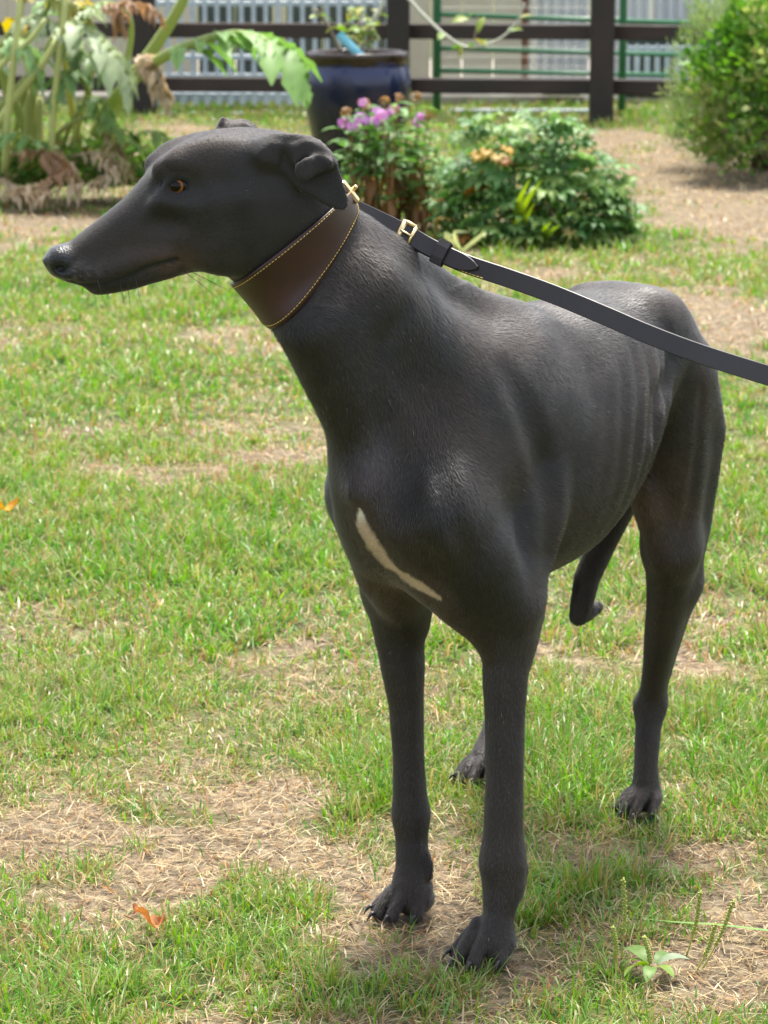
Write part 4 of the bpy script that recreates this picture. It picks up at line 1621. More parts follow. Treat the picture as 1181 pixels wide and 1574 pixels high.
def ribbon(path, wdir, half, th, bev=.0007):
    """strap with rounded edges: rows of an 8-sided section"""
    path = np.asarray(path, float)
    t = nrm(np.gradient(path, axis=0))
    wd = np.asarray(wdir, float)
    wd = np.tile(wd, (len(path), 1)) if wd.ndim == 1 else wd
    wd = nrm(wd - t * np.sum(wd * t, 1, keepdims=True))
    nn_ = np.cross(t, wd)
    half = np.full(len(path), half) if np.isscalar(half) else np.asarray(half)
    sec = [(-1, -1, 1, 0), (1, -1, -1, 0), (1, -1, 0, 1), (1, 1, 0, -1), (1, 1, -1, 0), (-1, 1, 1, 0), (-1, 1, 0, -1), (-1, -1, 0, 1)]
    V, F_ = [], []
    for i in range(len(path)):
        for a, b, ia, ib in sec:
            V.append(path[i] + wd[i] * (a * half[i] + ia * bev) + nn_[i] * (b * th / 2 + ib * bev))
    n = len(sec)
    F_ = [(i * n + k, i * n + (k + 1) % n, (i + 1) * n + (k + 1) % n, (i + 1) * n + k) for i in range(len(path) - 1) for k in range(n)]
    F_ += [tuple(range(n))[::-1], tuple((len(path) - 1) * n + k for k in range(n))]
    return MB().add(V, F_), nn_, wd


leash = empty('leash', PY(900, 470, 2.96))
tag(leash, 'black leather dog leash with a brass buckle, running from the collar to the right', 'leash')
lp = smooth_path([PY(548, 322, 3.085), PY(580, 337, 3.10), PY(620, 357, 3.105), PY(660, 380, 3.10), PY(712, 404, 3.085), PY(780, 427, 3.06), PY(850, 452, 3.03), PY(930, 485, 2.99), PY(1000, 515, 2.95), PY(1080, 545, 2.90),
                  PY(1181, 577, 2.84), PY(1300, 612, 2.76), PY(1450, 640, 2.66), PY(1700, 620, 2.52), PY(2100, 520, 2.36), PY(2500, 330, 2.22)], 138)
wdir = np.array([.10, .30, .95])
hw_ = np.full(138, .0096)
mb, ln_, lw_ = ribbon(lp, wdir, hw_, .0030)
strap = mb.build('strap', m_strap, leash)
# the returned end of the strap, lying on it from the buckle to its tip
i0, i1 = 18, 41
tp = lp[i0:i1] - ln_[i0:i1] * .0036 * np.sign(ln_[i0:i1] @ np.array([0, -1.0, 0]))[:, None] * -1
hh = np.full(i1 - i0, .0093); hh[-5:] = [.0090, .0083, .0070, .0050, .0016]
mb, _, _ = ribbon(tp, wdir, hh, .0030)
mb.build('strap_end', m_strap, leash)
face = nrm(ln_[30] * np.sign(ln_[30] @ np.array([0, -1.0, 0])))
# keeper loop
kp = lp[31] + face * .0018
tk = nrm(lp[32] - lp[30])
wk = lw_[31]
lo_ = [kp + wk * .0125 - face * .0035, kp + wk * .0125 + face * .0050, kp + wk * .006 + face * .0062, kp - wk * .006 + face * .0062, kp - wk * .0125 + face * .0050, kp - wk * .0125 - face * .0035, kp + wk * .0125 - face * .0035]
mb, _, _ = ribbon(np.array(lo_), tk, .0068, .0022)
mb.build('keeper', m_strap, leash)
# buckle: rectangular brass frame with a prong
bc = lp[19] + face * .003
tb, wb_ = nrm(lp[20] - lp[18]), lw_[19]
fr = MB()
cs = [bc - wb_ * .0110 - tb * .004, bc + wb_ * .0110 - tb * .004 + face * .002, bc + wb_ * .0110 + tb * .009 + face * .004, bc - wb_ * .0110 + tb * .009 + face * .004]
for a, b in zip(cs, cs[1:] + cs[:1]):
    fr.tube([a, b], .0022, 8)
fr.box(bc - tb * .004 + face * .001, (.006, .0250, .0046), np.array([tb, wb_, face]).T, .0012)
lbuck = fr.build('buckle', m_gold, leash, True)
pr = MB()
pr.tube([bc - tb * .004 + face * .003, bc + tb * .004 + face * .0055, bc + tb * .011 + face * .0045], .0014, 7)
pr.build('prong', m_gold, lbuck, True)
# stitching beyond the keeper
a_ = lp[36:43] + face * .0018 - lw_[36:43] * .0085
stitches(a_, np.tile(face, (7, 1)), .0045, .0032, .0005, .0005).build('stitching', m_stitch, strap, True)
# ------------------------------------------------------------------ plants
def leaf_parts(pts, widths, fold=.25, up=np.array([0, 0, 1.0])):
    """a leaf strip along pts with half widths; folded along its midrib. returns verts, faces"""
    pts = np.asarray(pts, float)
    t = nrm(np.gradient(pts, axis=0))
    s = nrm(np.cross(t, up) + 1e-6)
    n = np.cross(s, t)
    V, Fc = [], []
    for i, w in enumerate(widths):
        V += [pts[i] - s[i] * w + n[i] * w * fold, pts[i], pts[i] + s[i] * w + n[i] * w * fold]
    for i in range(len(widths) - 1):
        a = i * 3
        Fc += [(a, a + 1, a + 4, a + 3), (a + 1, a + 2, a + 5, a + 4)]
    return V, Fc


def colour_mesh(me, col, var=.15, seed=0):
    r = np.random.default_rng(seed)
    n = len(me.vertices)
    vcol(me, 'leafcol', np.tile(np.asarray(col, float), (n, 1)) * (1 - var + 2 * var * r.random((n, 1))))
    return me


m_leaf = leaf_shader('leaf', rough=.48, trans=.34, spec=.32)
m_petal = leaf_shader('petal', rough=.55, trans=.35, spec=.3)
m_stem = leaf_shader('stem', rough=.5, trans=.0, spec=.4)
rnd = random.Random(11)


def place(me, name, parent, pos, zdir, roll=0.0, scale=1.0):
    """an object whose +X points along zdir"""
    o = bpy.data.objects.new(name, me)
    COL.objects.link(o)
    o.parent = parent
    d = Vector(nrm(zdir))
    rot = d.to_track_quat('X', 'Z')
    o.rotation_euler = (rot.to_matrix() @ Matrix.Rotation(roll, 3, 'X')).to_euler()
    o.location = Vector(pos) - parent.location
    o.scale = (scale,) * 3 if np.isscalar(scale) else scale
    return o


def simple_leaf(ln, w, droop, col, seed, mat=None, n=6, tooth=0):
    s = np.linspace(0, 1, n)
    pts = np.stack([s * ln, 0 * s, ln * .15 * np.sin(s * math.pi * .6) - droop * ln * s**2], 1)
    wd = w * np.sin(np.clip(s * .93 + .05, 0, 1) * math.pi)**.8
    wd[0] = w * .12; wd[-1] = w * .03
    V, Fc = leaf_parts(pts, wd)
    me = MB().add(V, Fc).mesh('leaf', True)
    me.materials.append(mat or m_leaf)
    return colour_mesh(me, col, .12, seed)


def palmate_leaf(r, col, seed, lobes=7, mat=None):
    """deeply cut round leaf on a stalk; +X is the middle lobe, stalk runs back along -X"""
    rg = np.random.default_rng(seed)
    mb = MB()
    for k in range(lobes):
        a = (k - (lobes - 1) / 2) * math.radians(285 / lobes)
        ln = r * (1.0 - .10 * abs(k - (lobes - 1) / 2)) * rg.uniform(.9, 1.08)
        d = np.array([math.cos(a), math.sin(a), 0])
        s = np.array([-math.sin(a), math.cos(a), 0])
        prof = [(0.02, .03, 0), (.35, .115, .05), (.55, .20, .06), (.66, .13, .04), (.78, .17, .0), (.86, .07, -.04), (1.0, .015, -.13)]
        V, Fc = [], []
        for q, w, z in prof:
            c = d * ln * q + np.array([0, 0, z * r * 1.2])
            V += [c - s * w * ln + np.array([0, 0, w * ln * .25]), c, c + s * w * ln + np.array([0, 0, w * ln * .25])]
        for i in range(len(prof) - 1):
            b = i * 3
            Fc += [(b, b + 1, b + 4, b + 3), (b + 1, b + 2, b + 5, b + 4)]
        mb.add(V, Fc)
    mb.tube([(0, 0, 0), (-r * .4, 0, -r * .3), (-r * .8, 0, -r * 1.0)], r * .022, 4, caps=False)
    me = mb.mesh('leaf', True)
    me.materials.append(mat or m_leaf)
    return colour_mesh(me, col, .14, seed)


def leaf_cloud(name, pts, dirs, ln, wd, cols, mat, parent=None):
    """many small four-sided leaves as one mesh"""
    m = len(pts)
    d = nrm(dirs)
    s = nrm(np.cross(d, RNG.normal(0, 1, (m, 3))))
    n = np.cross(s, d)
    l, w = ln[:, None], wd[:, None]
    V = np.concatenate([pts, pts + d * l * .45 + s * w + n * w * .3, pts + d * l - n * l * .12, pts + d * l * .45 - s * w + n * w * .3])
    i = np.arange(m)
    me = np_mesh(name, V, np.stack([i, i + m, i + 2 * m, i + 3 * m], 1), smooth=False)
    me.materials.append(mat)
    vcol(me, 'leafcol', np.tile(cols, (4, 1)))
    o = bpy.data.objects.new(name, me); COL.objects.link(o)
    if parent is not None:
        o.parent = parent; o.matrix_parent_inverse = parent_world(parent).inverted()
    return o


# ---------------------------------------------------------------- glazed pot
pot_c = np.array([PY(549, 265, 12.25)[0], 12.25, 0])
S = 12.45 / F_PX
pot = empty('plant_pot', pot_c)
tag(pot, 'large dark blue glazed pot on the lawn behind the pink flowers', 'plant pot')
zr = zat(84, 12.05)
zh = zr / .47
m_glaze = material('blue_glaze', rough=.16)
tc = N(m_glaze, 'ShaderNodeTexCoord')
sx = N(m_glaze, 'ShaderNodeSeparateXYZ'); L(m_glaze, tc.outputs['Object'], sx.inputs[0])
nz_ = N(m_glaze, 'ShaderNodeTexNoise', Scale=9.0, Detail=5.0)
mp = N(m_glaze, 'ShaderNodeMapping'); mp.inputs['Scale'].default_value = (1, 1, .35)
L(m_glaze, tc.outputs['Object'], mp.inputs[0]); L(m_glaze, mp.outputs[0], nz_.inputs['Vector'])
ma = N(m_glaze, 'ShaderNodeMath', operation='MULTIPLY_ADD'); ma.inputs[1].default_value = .10; ma.inputs[2].default_value = -.05
L(m_glaze, nz_.outputs['Fac'], ma.inputs[0])
ad = N(m_glaze, 'ShaderNodeMath', operation='ADD'); L(m_glaze, sx.outputs['Z'], ad.inputs[0]); L(m_glaze, ma.outputs[0], ad.inputs[1])
mr = N(m_glaze, 'ShaderNodeMapRange'); mr.inputs['From Max'].default_value = zr
L(m_glaze, ad.outputs[0], mr.inputs['Value'])
cr = N(m_glaze, 'ShaderNodeValToRGB')
for i, (p, c) in enumerate([(.0, (.016, .016, .020)), (.45, (.010, .011, .022)), (.66, (.008, .009, .034)), (.76, (.009, .011, .045)), (.86, (.018, .026, .095)), (.905, (.016, .021, .07)), (.925, (.018, .009, .006)), (1.0, (.030, .016, .010))]):
    e = cr.color_ramp.elements[i] if i < 2 else cr.color_ramp.elements.new(p)
    e.position, e.color = p, (*c, 1)
L(m_glaze, mr.outputs[0], cr.inputs[0]); L(m_glaze, cr.outputs[0], bsdf(m_glaze).inputs['Base Color'])
bp = N(m_glaze, 'ShaderNodeBump', Strength=.25, Distance=.01); L(m_glaze, nz_.outputs['Fac'], bp.inputs['Height']); L(m_glaze, bp.outputs[0], bsdf(m_glaze).inputs['Normal'])
R_ = 82 * S
k = zr
prof = [(.001, .0), (R_ * .66, .0), (R_ * .70, .02 * k), (R_ * .80, .22 * k), (R_ * .93, .50 * k), (R_ * 1.0, .70 * k), (R_ * .985, .80 * k), (R_ * .945, .875 * k), (R_ * .925, .905 * k), (R_ * .945, .92 * k), (R_ * .955, .985 * k), (R_ * .945, 1.0 * k), (R_ * .90, 1.006 * k), (R_ * .86, 1.0 * k), (R_ * .84, .96 * k), (R_ * .84, .86 * k)]
pb = MB().lathe(prof, (0, 0, 0), 64)
pbo = pb.build('pot_body', m_glaze, None, True); pbo.parent = pot
m_earth = material('potting_soil', (.04, .028, .02), .95)
noise_color(m_earth, [(.3, (.02, .014, .01)), (.7, (.07, .05, .035))], scale=60, bump=.8, bump_scale=80, dist=.01)
so = MB().lathe([(R_ * .845, .93 * k), (R_ * .5, .945 * k), (.001, .95 * k)], (0, 0, 0), 40).build('soil', m_earth, None, True)
so.parent = pot

# plant in the pot: canes, small leaves and one long arching cane
ps = empty('potted_rose', (pot_c[0], pot_c[1], .95 * k))
tag(ps, 'straggly light green shrub with long bare canes growing in the blue pot', 'plant')


def cane(pts, r0, r1, name, parent, col, n=24):
    P = smooth_path(pts, n)
    me = MB().tube(P, np.linspace(r0, r1, n), 7).mesh(name, True)
    me.materials.append(m_stem)
    colour_mesh(me, col, .15, 5)
    o = bpy.data.objects.new(name, me); COL.objects.link(o); o.parent = parent
    o.matrix_parent_inverse = parent_world(parent).inverted()
    return P


Yc = 12.2
canes = [cane([PY(523, 78, Yc), PY(505, 40, Yc), PY(484, 14, Yc - .02)], .007, .005, 'cane', ps, (.22, .17, .12)),
         cane([PY(556, 78, Yc), PY(566, 45, Yc - .03), PY(588, 8, Yc - .05), PY(600, -40, Yc - .05), PY(612, -22, Yc - .10), PY(650, 22, Yc - .15), PY(690, 58, Yc - .2), PY(722, 73, Yc - .22), PY(765, 62, Yc - .25), PY(795, 34, Yc - .28), PY(806, 5, Yc - .3)], .010, .004, 'cane', ps, (.42, .42, .34), 60),
         cane([PY(540, 78, Yc), PY(545, 55, Yc), PY(535, 25, Yc)], .005, .003, 'cane', ps, (.16, .20, .08)),
         cane([PY(563, 78, Yc + .05), PY(572, 50, Yc + .05), PY(562, 22, Yc + .05)], .005, .003, 'cane', ps, (.16, .20, .08))]
rl = [simple_leaf(.055, .014, .25, c, i, n=5) for i, c in enumerate([(.16, .25, .045), (.22, .28, .06), (.12, .22, .05), (.30, .29, .07)])]
for i in range(58):
    a = rnd.random() * 2 * math.pi
    if i < 48:
        p = PY(rnd.gauss(553, 15), rnd.uniform(14, 74), Yc + rnd.uniform(-.12, .12))
    else:
        p = canes[1][rnd.randint(34, 58)]
        if i >= 54: p = canes[0][rnd.randint(16, 23)]
    place(rl[rnd.randint(0, 3)], 'leaf', ps, p, (math.cos(a), math.sin(a), rnd.uniform(-.5, .5)), rnd.uniform(-.8, .8), rnd.uniform(.7, 1.35))
for px, py in ((705, 68), (695, 76), (730, 60), (735, 20), (745, 26), (720, 28)):
    a = rnd.random() * 6.28
    place(rl[rnd.randint(0, 3)], 'leaf', ps, PY(px, py, Yc - .22), (math.cos(a), -.4, rnd.uniform(-.8, .3)), rnd.uniform(-.8, .8), rnd.uniform(.9, 1.5))
cane([PY(729, 62, Yc - .22), PY(733, 40, Yc - .22), PY(735, 22, Yc - .22)], .003, .002, 'cane', ps, (.30, .20, .16), 8)

# pale blue plastic sleeve leaning in the pot
a, b = PY(521, 52, Yc - .10), PY(556, 88, Yc - .11)
tb = MB()
ax = nrm(b - a)
tb.tube([a, a + ax * .004, b], [.0165, .0185, .0185], 20, caps=False)
tb.tube([b, a + ax * .004, a], [.0165, .0165, .0150], 20, caps=False)
m_plas = material('blue_plastic', (.16, .48, .62), .4)
noise_color(m_plas, [(.3, (.12, .42, .58)), (.7, (.24, .56, .68))], scale=30)
tag(tb.build('plastic_tube', m_plas, None, True), 'short light blue plastic tube leaning on the rim of the blue pot', 'tube')

# ---------------------------------------------------------------- pink phlox
Yx = 10.2
ph = empty('phlox_plant', G(600, 352))
tag(ph, 'pink flowering border plant with brown lower stems in front of the blue pot', 'flowering plant')
gl = [simple_leaf(.062, .0105, .35, c, 20 + i, n=5) for i, c in enumerate([(.085, .20, .040), (.115, .25, .050), (.16, .29, .07), (.065, .165, .045)])]
bl = [simple_leaf(.058, .008, .9, c, 30 + i, n=5) for i, c in enumerate([(.22, .10, .035), (.28, .15, .06), (.16, .075, .03)])]
# floret: five rounded petals
def floret(col, seed, r=.011):
    mb = MB()
    for k in range(5):
        a = k * 2 * math.pi / 5
        d = np.array([math.cos(a), math.sin(a), 0]); s = np.array([-math.sin(a), math.cos(a), 0])
        mb.add([d * .0012, d * r * .55 - s * r * .40 + np.array([0, 0, .001]), d * r - s * r * .28, d * r * 1.04 + s * 0, d * r + s * r * .28, d * r * .55 + s * r * .40 + np.array([0, 0, .001])], [(0, 1, 2, 3, 4, 5)])
    me = mb.mesh('floret', False); me.materials.append(m_petal)
    return colour_mesh(me, col, .15, seed)


FL = [floret(c, i) for i, c in enumerate([(.50, .22, .54), (.60, .32, .62), (.55, .17, .46), (.68, .46, .68)])]
DEADF = [floret(c, 9 + i, .009) for i, c in enumerate([(.30, .17, .07), (.36, .22, .11)])]
HEADS = [(531, 188, 0), (541, 196, 0), (556, 182, 0), (566, 186, 0), (580, 172, 0), (588, 178, 0), (578, 187, 0), (560, 158, 2), (643, 189, 3), (646, 181, 3), (597, 208, 1), (612, 150, 1), (640, 148, 1), (592, 155, 1), (533, 172, 1), (566, 166, 1), (660, 180, 1), (606, 168, 2), (625, 165, 4), (655, 200, 4),
         (672, 225, 4), (612, 200, 4), (632, 215, 4), (690, 252, 4), (585, 225, 4), (550, 225, 4), (527, 215, 4), (655, 240, 4), (675, 275, 4), (700, 285, 4), (618, 240, 4), (640, 262, 4), (665, 205, 4), (684, 238, 4), (648, 225, 4), (600, 232, 4), (572, 215, 4), (630, 190, 4)]
for i, (px, py, kind) in enumerate(HEADS):
    Yt_ = Yx + rnd.uniform(-.16, .16)
    top = PY(px, py, Yt_)
    base = G(600 + (px - 600) * .62, 352, 0); base = np.array([base[0] + rnd.uniform(-.02, .02), Yt_ + rnd.uniform(-.05, .05), 0])
    P = smooth_path([base, base * .5 + top * .5 + np.array([rnd.uniform(-.015, .015), 0, .01]), top], 12)
    me = MB().tube(P, np.linspace(.0042, .0022, 12), 5).mesh('stem', True); me.materials.append(m_stem)
    colour_mesh(me, (.24, .10, .035) if i % 3 else (.14, .15, .05), .2, i)
    o = bpy.data.objects.new('stem', me); COL.objects.link(o); o.parent = ph
    o.matrix_parent_inverse = parent_world(ph).inverted()
    for j in range(9):
        t = .30 + .68 * j / 8
        p = P[int(t * 11)]
        a = j * 2.4 + i
        dead = t < .52 and rnd.random() < .7
        for s in (0, math.pi):
            if not (s and j % 2):
                place((bl if dead else gl)[rnd.randint(0, 2)], 'leaf', o, p, (math.cos(a + s), math.sin(a + s), -.5 if dead else rnd.uniform(-.1, .5)), rnd.uniform(-.3, .3), rnd.uniform(.9, 1.5))
    if kind != 4:
        n = {0: 11, 1: 9, 2: 8, 3: 7}[kind]
        src = FL if kind in (0, 3) else DEADF
        rad = .021 if kind == 0 else .017
        hm = MB().tube([top - np.array([0, 0, .012]), top, top + np.array([0, 0, .010])], [.003, .008, .002], 7).mesh('flower_head', True); hm.materials.append(m_stem)
        colour_mesh(hm, (.16, .19, .06), .2, i)
        hd = link_mesh('flower_head', hm, None, ph)
        for j in range(n):
            d = nrm([rnd.gauss(0, 1), rnd.gauss(-.4, 1), rnd.gauss(.35, .8)])
            f = src[rnd.randint(0, len(src) - 1)] if kind != 2 else (FL + DEADF)[rnd.randint(0, 5)]
            o = bpy.data.objects.new('floret', f); COL.objects.link(o); o.parent = hd
            o.location = Vector(top + d * rad * np.array([1.1, 1.1, .75]))
            o.rotation_euler = Vector(d).to_track_quat('Z', 'Y').to_euler()
            s_ = rnd.uniform(.8, 1.2); o.scale = (s_, s_, s_)

# ---------------------------------------------------------------- cranesbill
gp = empty('cranesbill_plant', G(815, 372))
tag(gp, 'low bushy green plant with cut round leaves behind the leash', 'plant')
PL_ = [palmate_leaf(.046, c, 40 + i) for i, c in enumerate([(.10, .21, .055), (.14, .26, .07), (.18, .31, .10), (.08, .185, .055), (.23, .34, .09)])]
PY_ = [palmate_leaf(.046, c, 50 + i) for i, c in enumerate([(.42, .26, .03), (.34, .14, .03), (.50, .36, .12)])]
for i in range(270):
    while True:
        u, v = rnd.uniform(-1, 1), rnd.uniform(-.9, 1)
        if u * u + max(v, 0)**2 < 1.0: break
    # a mound, lower towards the right
    px = 825 + u * 150
    topy = np.interp(px, [670, 700, 725, 760, 800, 830, 860, 890, 915, 940, 960, 990], [300, 240, 196, 182, 190, 178, 192, 186, 228, 262, 270, 340]) + rnd.uniform(-22, 22)
    py = topy + (370 - topy) * (rnd.random()**1.15) * .98
    fr = (py - topy) / (372 - topy)
    Yq = 9.95 - .26 * math.sqrt(max(0, 1 - u * u)) * (.35 + .65 * fr) * (1 if rnd.random() < .7 else -.6) + rnd.uniform(-.05, .05)
    p = PY(px, py, Yq)
    if p[2] < .02: continue
    az = rnd.gauss(-math.pi / 2, 1.0) + u * .8
    d = np.array([math.cos(az), math.sin(az), rnd.uniform(-.75, .15)])
    src = PL_
    if fr > .55 and rnd.random() < .10: src = PY_
    place(src[rnd.randint(0, len(src) - 1)], 'leaf', gp, p, d, rnd.uniform(-.6, .6), rnd.uniform(.8, 1.75))
gn = 1500
gu = RNG.uniform(-1, 1, gn)
gpx = 825 + gu * 150
gty = np.interp(gpx, [670, 700, 725, 760, 800, 830, 860, 890, 915, 940, 960, 990], [325, 275, 240, 225, 232, 222, 236, 232, 268, 298, 305, 350])
gpy = gty + (372 - gty) * RNG.random(gn)
gpt = np.array([PY(a, b, 9.98 + .16 * RNG.uniform(-1, 1)) for a, b in zip(gpx, gpy)])
gpt = gpt[gpt[:, 2] > .01]; gm_ = len(gpt)
GGC = np.array([(.055, .13, .03), (.08, .18, .035), (.12, .23, .045), (.17, .21, .05), (.17, .10, .04)])
tag(leaf_cloud('undergrowth', gpt, np.stack([RNG.normal(0, 1, gm_), RNG.normal(-.4, 1, gm_), RNG.uniform(-.3, .8, gm_)], 1), RNG.uniform(.03, .065, gm_), RNG.uniform(.007, .015, gm_), GGC[RNG.choice(5, gm_, p=[.3, .3, .25, .09, .06])] * RNG.uniform(.8, 1.2, (gm_, 1)), m_leaf, gp), kind='stuff')
for px, py, k in ((748, 232, 0), (765, 240, 2), (780, 228, 0), (775, 246, 1), (735, 238, 0)):
    place(PY_[k], 'leaf', gp, PY(px, py, 9.62), (rnd.uniform(-.5, .5), -.8, -.7), rnd.uniform(-.5, .5), .75)
for i in range(16):
    px = rnd.uniform(710, 960)
    p0 = np.array([G(px, 365)[0], 9.9 + rnd.uniform(-.1, .2), 0]); p1 = PY(px + rnd.uniform(-30, 30), rnd.uniform(230, 320), 9.9)
    if p1[2] > .03:
        me = MB().tube(smooth_path([p0, (p0 + p1) / 2 + np.array([.02, 0, 0]), p1], 8), .0028, 5).mesh('stem', True); me.materials.append(m_stem)
        colour_mesh(me, (.16, .10, .05), .2, i)
        o = bpy.data.objects.new('stem', me); COL.objects.link(o); o.parent = gp; o.matrix_parent_inverse = parent_world(gp).inverted()

# ---------------------------------------------------------------- strap-leaved plants in front of it
def strap_plant(name, label, base, tips, w, col, grp=None):
    root = empty(name, base)
    tag(root, label, 'plant', grp)
    for i, (px, py, Yq, bow) in enumerate(tips):
        tip = PY(px, py, Yq)
        mid = (base + tip) / 2 + np.array([bow, -.01, abs(bow) * .6 + .01])
        P = smooth_path([base + np.array([rnd.uniform(-.008, .008), 0, 0]), mid, tip], 10)
        s = np.linspace(0, 1, 10)
        V, Fc = leaf_parts(P, w * np.sin(np.clip(s * .8 + .2, 0, 1) * math.pi)**.7 * (1 - s**6) + .0006, .35, np.array([0, -1.0, .2]))
        me = MB().add(V, Fc).mesh('leaf', True); me.materials.append(m_leaf)
        colour_mesh(me, np.array(col) * rnd.uniform(.85, 1.15), .08, i)
        o = bpy.data.objects.new('leaf', me); COL.objects.link(o); o.parent = root; o.matrix_parent_inverse = parent_world(root).inverted()


strap_plant('strap_leaf_plant', 'upright yellow-green strap leaves standing before the bushy green plant', G(788, 372), [(833, 276, 9.55, -.01), (815, 274, 9.6, -.012), (822, 312, 9.55, .004), (800, 335, 9.6, -.006)], .0095, (.24, .34, .035))
strap_plant('arching_leaf_plant', 'small pale arching leaves on the grass below the pink flowering plant', G(705, 388), [(700, 364, 9.2, -.04), (742, 364, 9.2, .04), (722, 356, 9.25, -.03), (690, 358, 9.2, -.02)], .006, (.42, .45, .22))
strap_plant('grassy_leaf_plant', 'short slanting green leaves at the foot of the bushy plant, right of the strap leaves', G(832, 376), [(862, 345, 9.5, .0), (856, 352, 9.5, .006), (848, 340, 9.55, -.004), (838, 345, 9.55, .0)], .006, (.20, .30, .04))

# ---------------------------------------------------------------- cardoon
def cardoon_leaf(path, w0, col, seed, pairs=11, droop=.5, start=.35, rachis=.012, curl=0.0):
    """thick ribbed stalk with ragged lobes along its outer part"""
    rg = np.random.default_rng(seed)
    P = smooth_path(path, 40)
    mb = MB()
    mb.tube(P, np.linspace(rachis, rachis * .22, 40), 7)
    nst = len(mb.v)
    t = nrm(np.gradient(P, axis=0))
    for k in range(pairs):
        q = start + (1 - start) * (k + .5) / pairs
        i = min(39, int(q * 39))
        env = math.sin(min(1, (q - start) / (1 - start) * .85 + .15) * math.pi)**.6
        side0 = nrm(np.cross(t[i], [0, 0, 1]) + 1e-6)
        for sg in (-1, 1):
            ln = w0 * (.35 + .75 * env) * rg.uniform(.6, 1.3)
            d = nrm(t[i] * rg.uniform(.25, 1.0) + side0 * sg * .85 + np.array([0, 0, rg.uniform(-.3, .35)]))
            s = np.linspace(0, 1, 8)
            C = P[i] + d * (ln * s)[:, None] + np.array([0, 0, -1.0]) * (droop * ln * s**2)[:, None] + np.cross(d, [0, 0, 1]) * (curl * ln * np.sin(s * 5 + k))[:, None] * .3
            wd = ln * np.array([.10, .20, .13, .24, .14, .20, .09, .015]) * rg.uniform(.85, 1.2)
            V, Fc = leaf_parts(C, wd, .35 + curl)
            mb.add(V, Fc)
    me = mb.mesh('leaf', True)
    me.materials.append(m_leaf)
    n = len(me.vertices)
    c = np.tile(np.asarray(col, float), (n, 1)) * (.8 + .4 * rg.random((n, 1)))
    rib = np.asarray(col, float) * .3 + np.array([.42, .45, .16]) * .7 if curl < .3 else np.asarray(col, float) * .9
    c[:nst] = rib
    vcol(me, 'leafcol', c)
    return me


cd = empty('cardoon_plant', G(60, 285))
tag(cd, 'big grey-green thistle-like plant with ragged drooping leaves and dry brown ones, left edge', 'plant')
GG, PGR, BR, PB, YL = (.18, .30, .11), (.31, .38, .22), (.30, .18, .10), (.50, .39, .26), (.42, .33, .05)


def cpath(pts):
    return [PY(x, y, Y) for x, y, Y in pts]


LEAVES = [
    ([(150, 205, 11.2), (178, 150, 11.1), (235, 98, 11.0), (300, 66, 10.9), (370, 52, 10.85), (430, 75, 10.8), (468, 132, 10.8)], .165, (.18, .32, .085), .42, .6, .5, 14, .025),
    ([(150, 210, 11.3), (190, 140, 11.25), (245, 62, 11.2), (290, -20, 11.1), (300, -110, 11.0), (260, -160, 10.9)], .16, GG, .62, .9, .5, 10, .030),
    ([(40, 240, 11.2), (50, 150, 11.1), (75, 70, 11.0), (110, 40, 10.95), (150, 55, 10.9), (180, 95, 10.88), (195, 135, 10.88)], .11, PGR, .42, 1.0, .6, 12, .016),
    ([(-60, 240, 11.2), (0, 165, 11.1), (45, 115, 11.05), (90, 55, 11.0), (130, 20, 10.95), (150, 15, 10.9)], .09, PGR, .5, .9, .7, 9, .016),
    ([(-80, 200, 11.4), (0, 100, 11.3), (38, 62, 11.25), (75, 10, 11.2), (90, -60, 11.1)], .12, GG, .6, .8, .5, 8, .017),
    ([(60, 250, 11.3), (58, 180, 11.3), (48, 120, 11.3), (30, 40, 11.3), (40, -60, 11.3), (10, -120, 11.2)], .14, YL, .55, .8, .5, 8, .020),
    ([(55, 255, 11.25), (35, 190, 11.2), (12, 130, 11.15), (-10, 90, 11.1), (-40, 80, 11.05), (-70, 120, 11.0)], .12, GG, .45, .9, .6, 9, .018),
    ([(120, 215, 11.3), (105, 130, 11.3), (95, 40, 11.3), (100, -10, 11.3), (125, 5, 11.25), (140, 20, 11.2)], .10, YL, .55, .8, .5, 8, .015),
    ([(170, 190, 11.2), (150, 170, 11.15), (130, 130, 11.1), (110, 110, 11.0), (90, 130, 10.95), (78, 175, 10.95)], .10, GG, .40, .8, .7, 9, .012),
    ([(60, 250, 11.1), (95, 200, 11.0), (140, 180, 10.95), (185, 200, 10.9), (215, 228, 10.9)], .09, (.17, .26, .07), .45, .8, .7, 8, .011),
    ([(160, 215, 11.3), (195, 95, 11.35), (200, 30, 11.3), (170, 5, 11.25), (140, 12, 11.2), (115, 30, 11.2)], .07, GG, .6, .8, .5, 7, .013)]
for i, (pts, w, c, st, dr, _, pr, ra) in enumerate(LEAVES):
    me = cardoon_leaf(cpath(pts), w * (1 if i < 3 else .75), c, 70 + i, pr, dr * .8, st, ra * 1.15, .08)
    o = bpy.data.objects.new('leaf', me); COL.objects.link(o); o.parent = cd; o.matrix_parent_inverse = parent_world(cd).inverted()
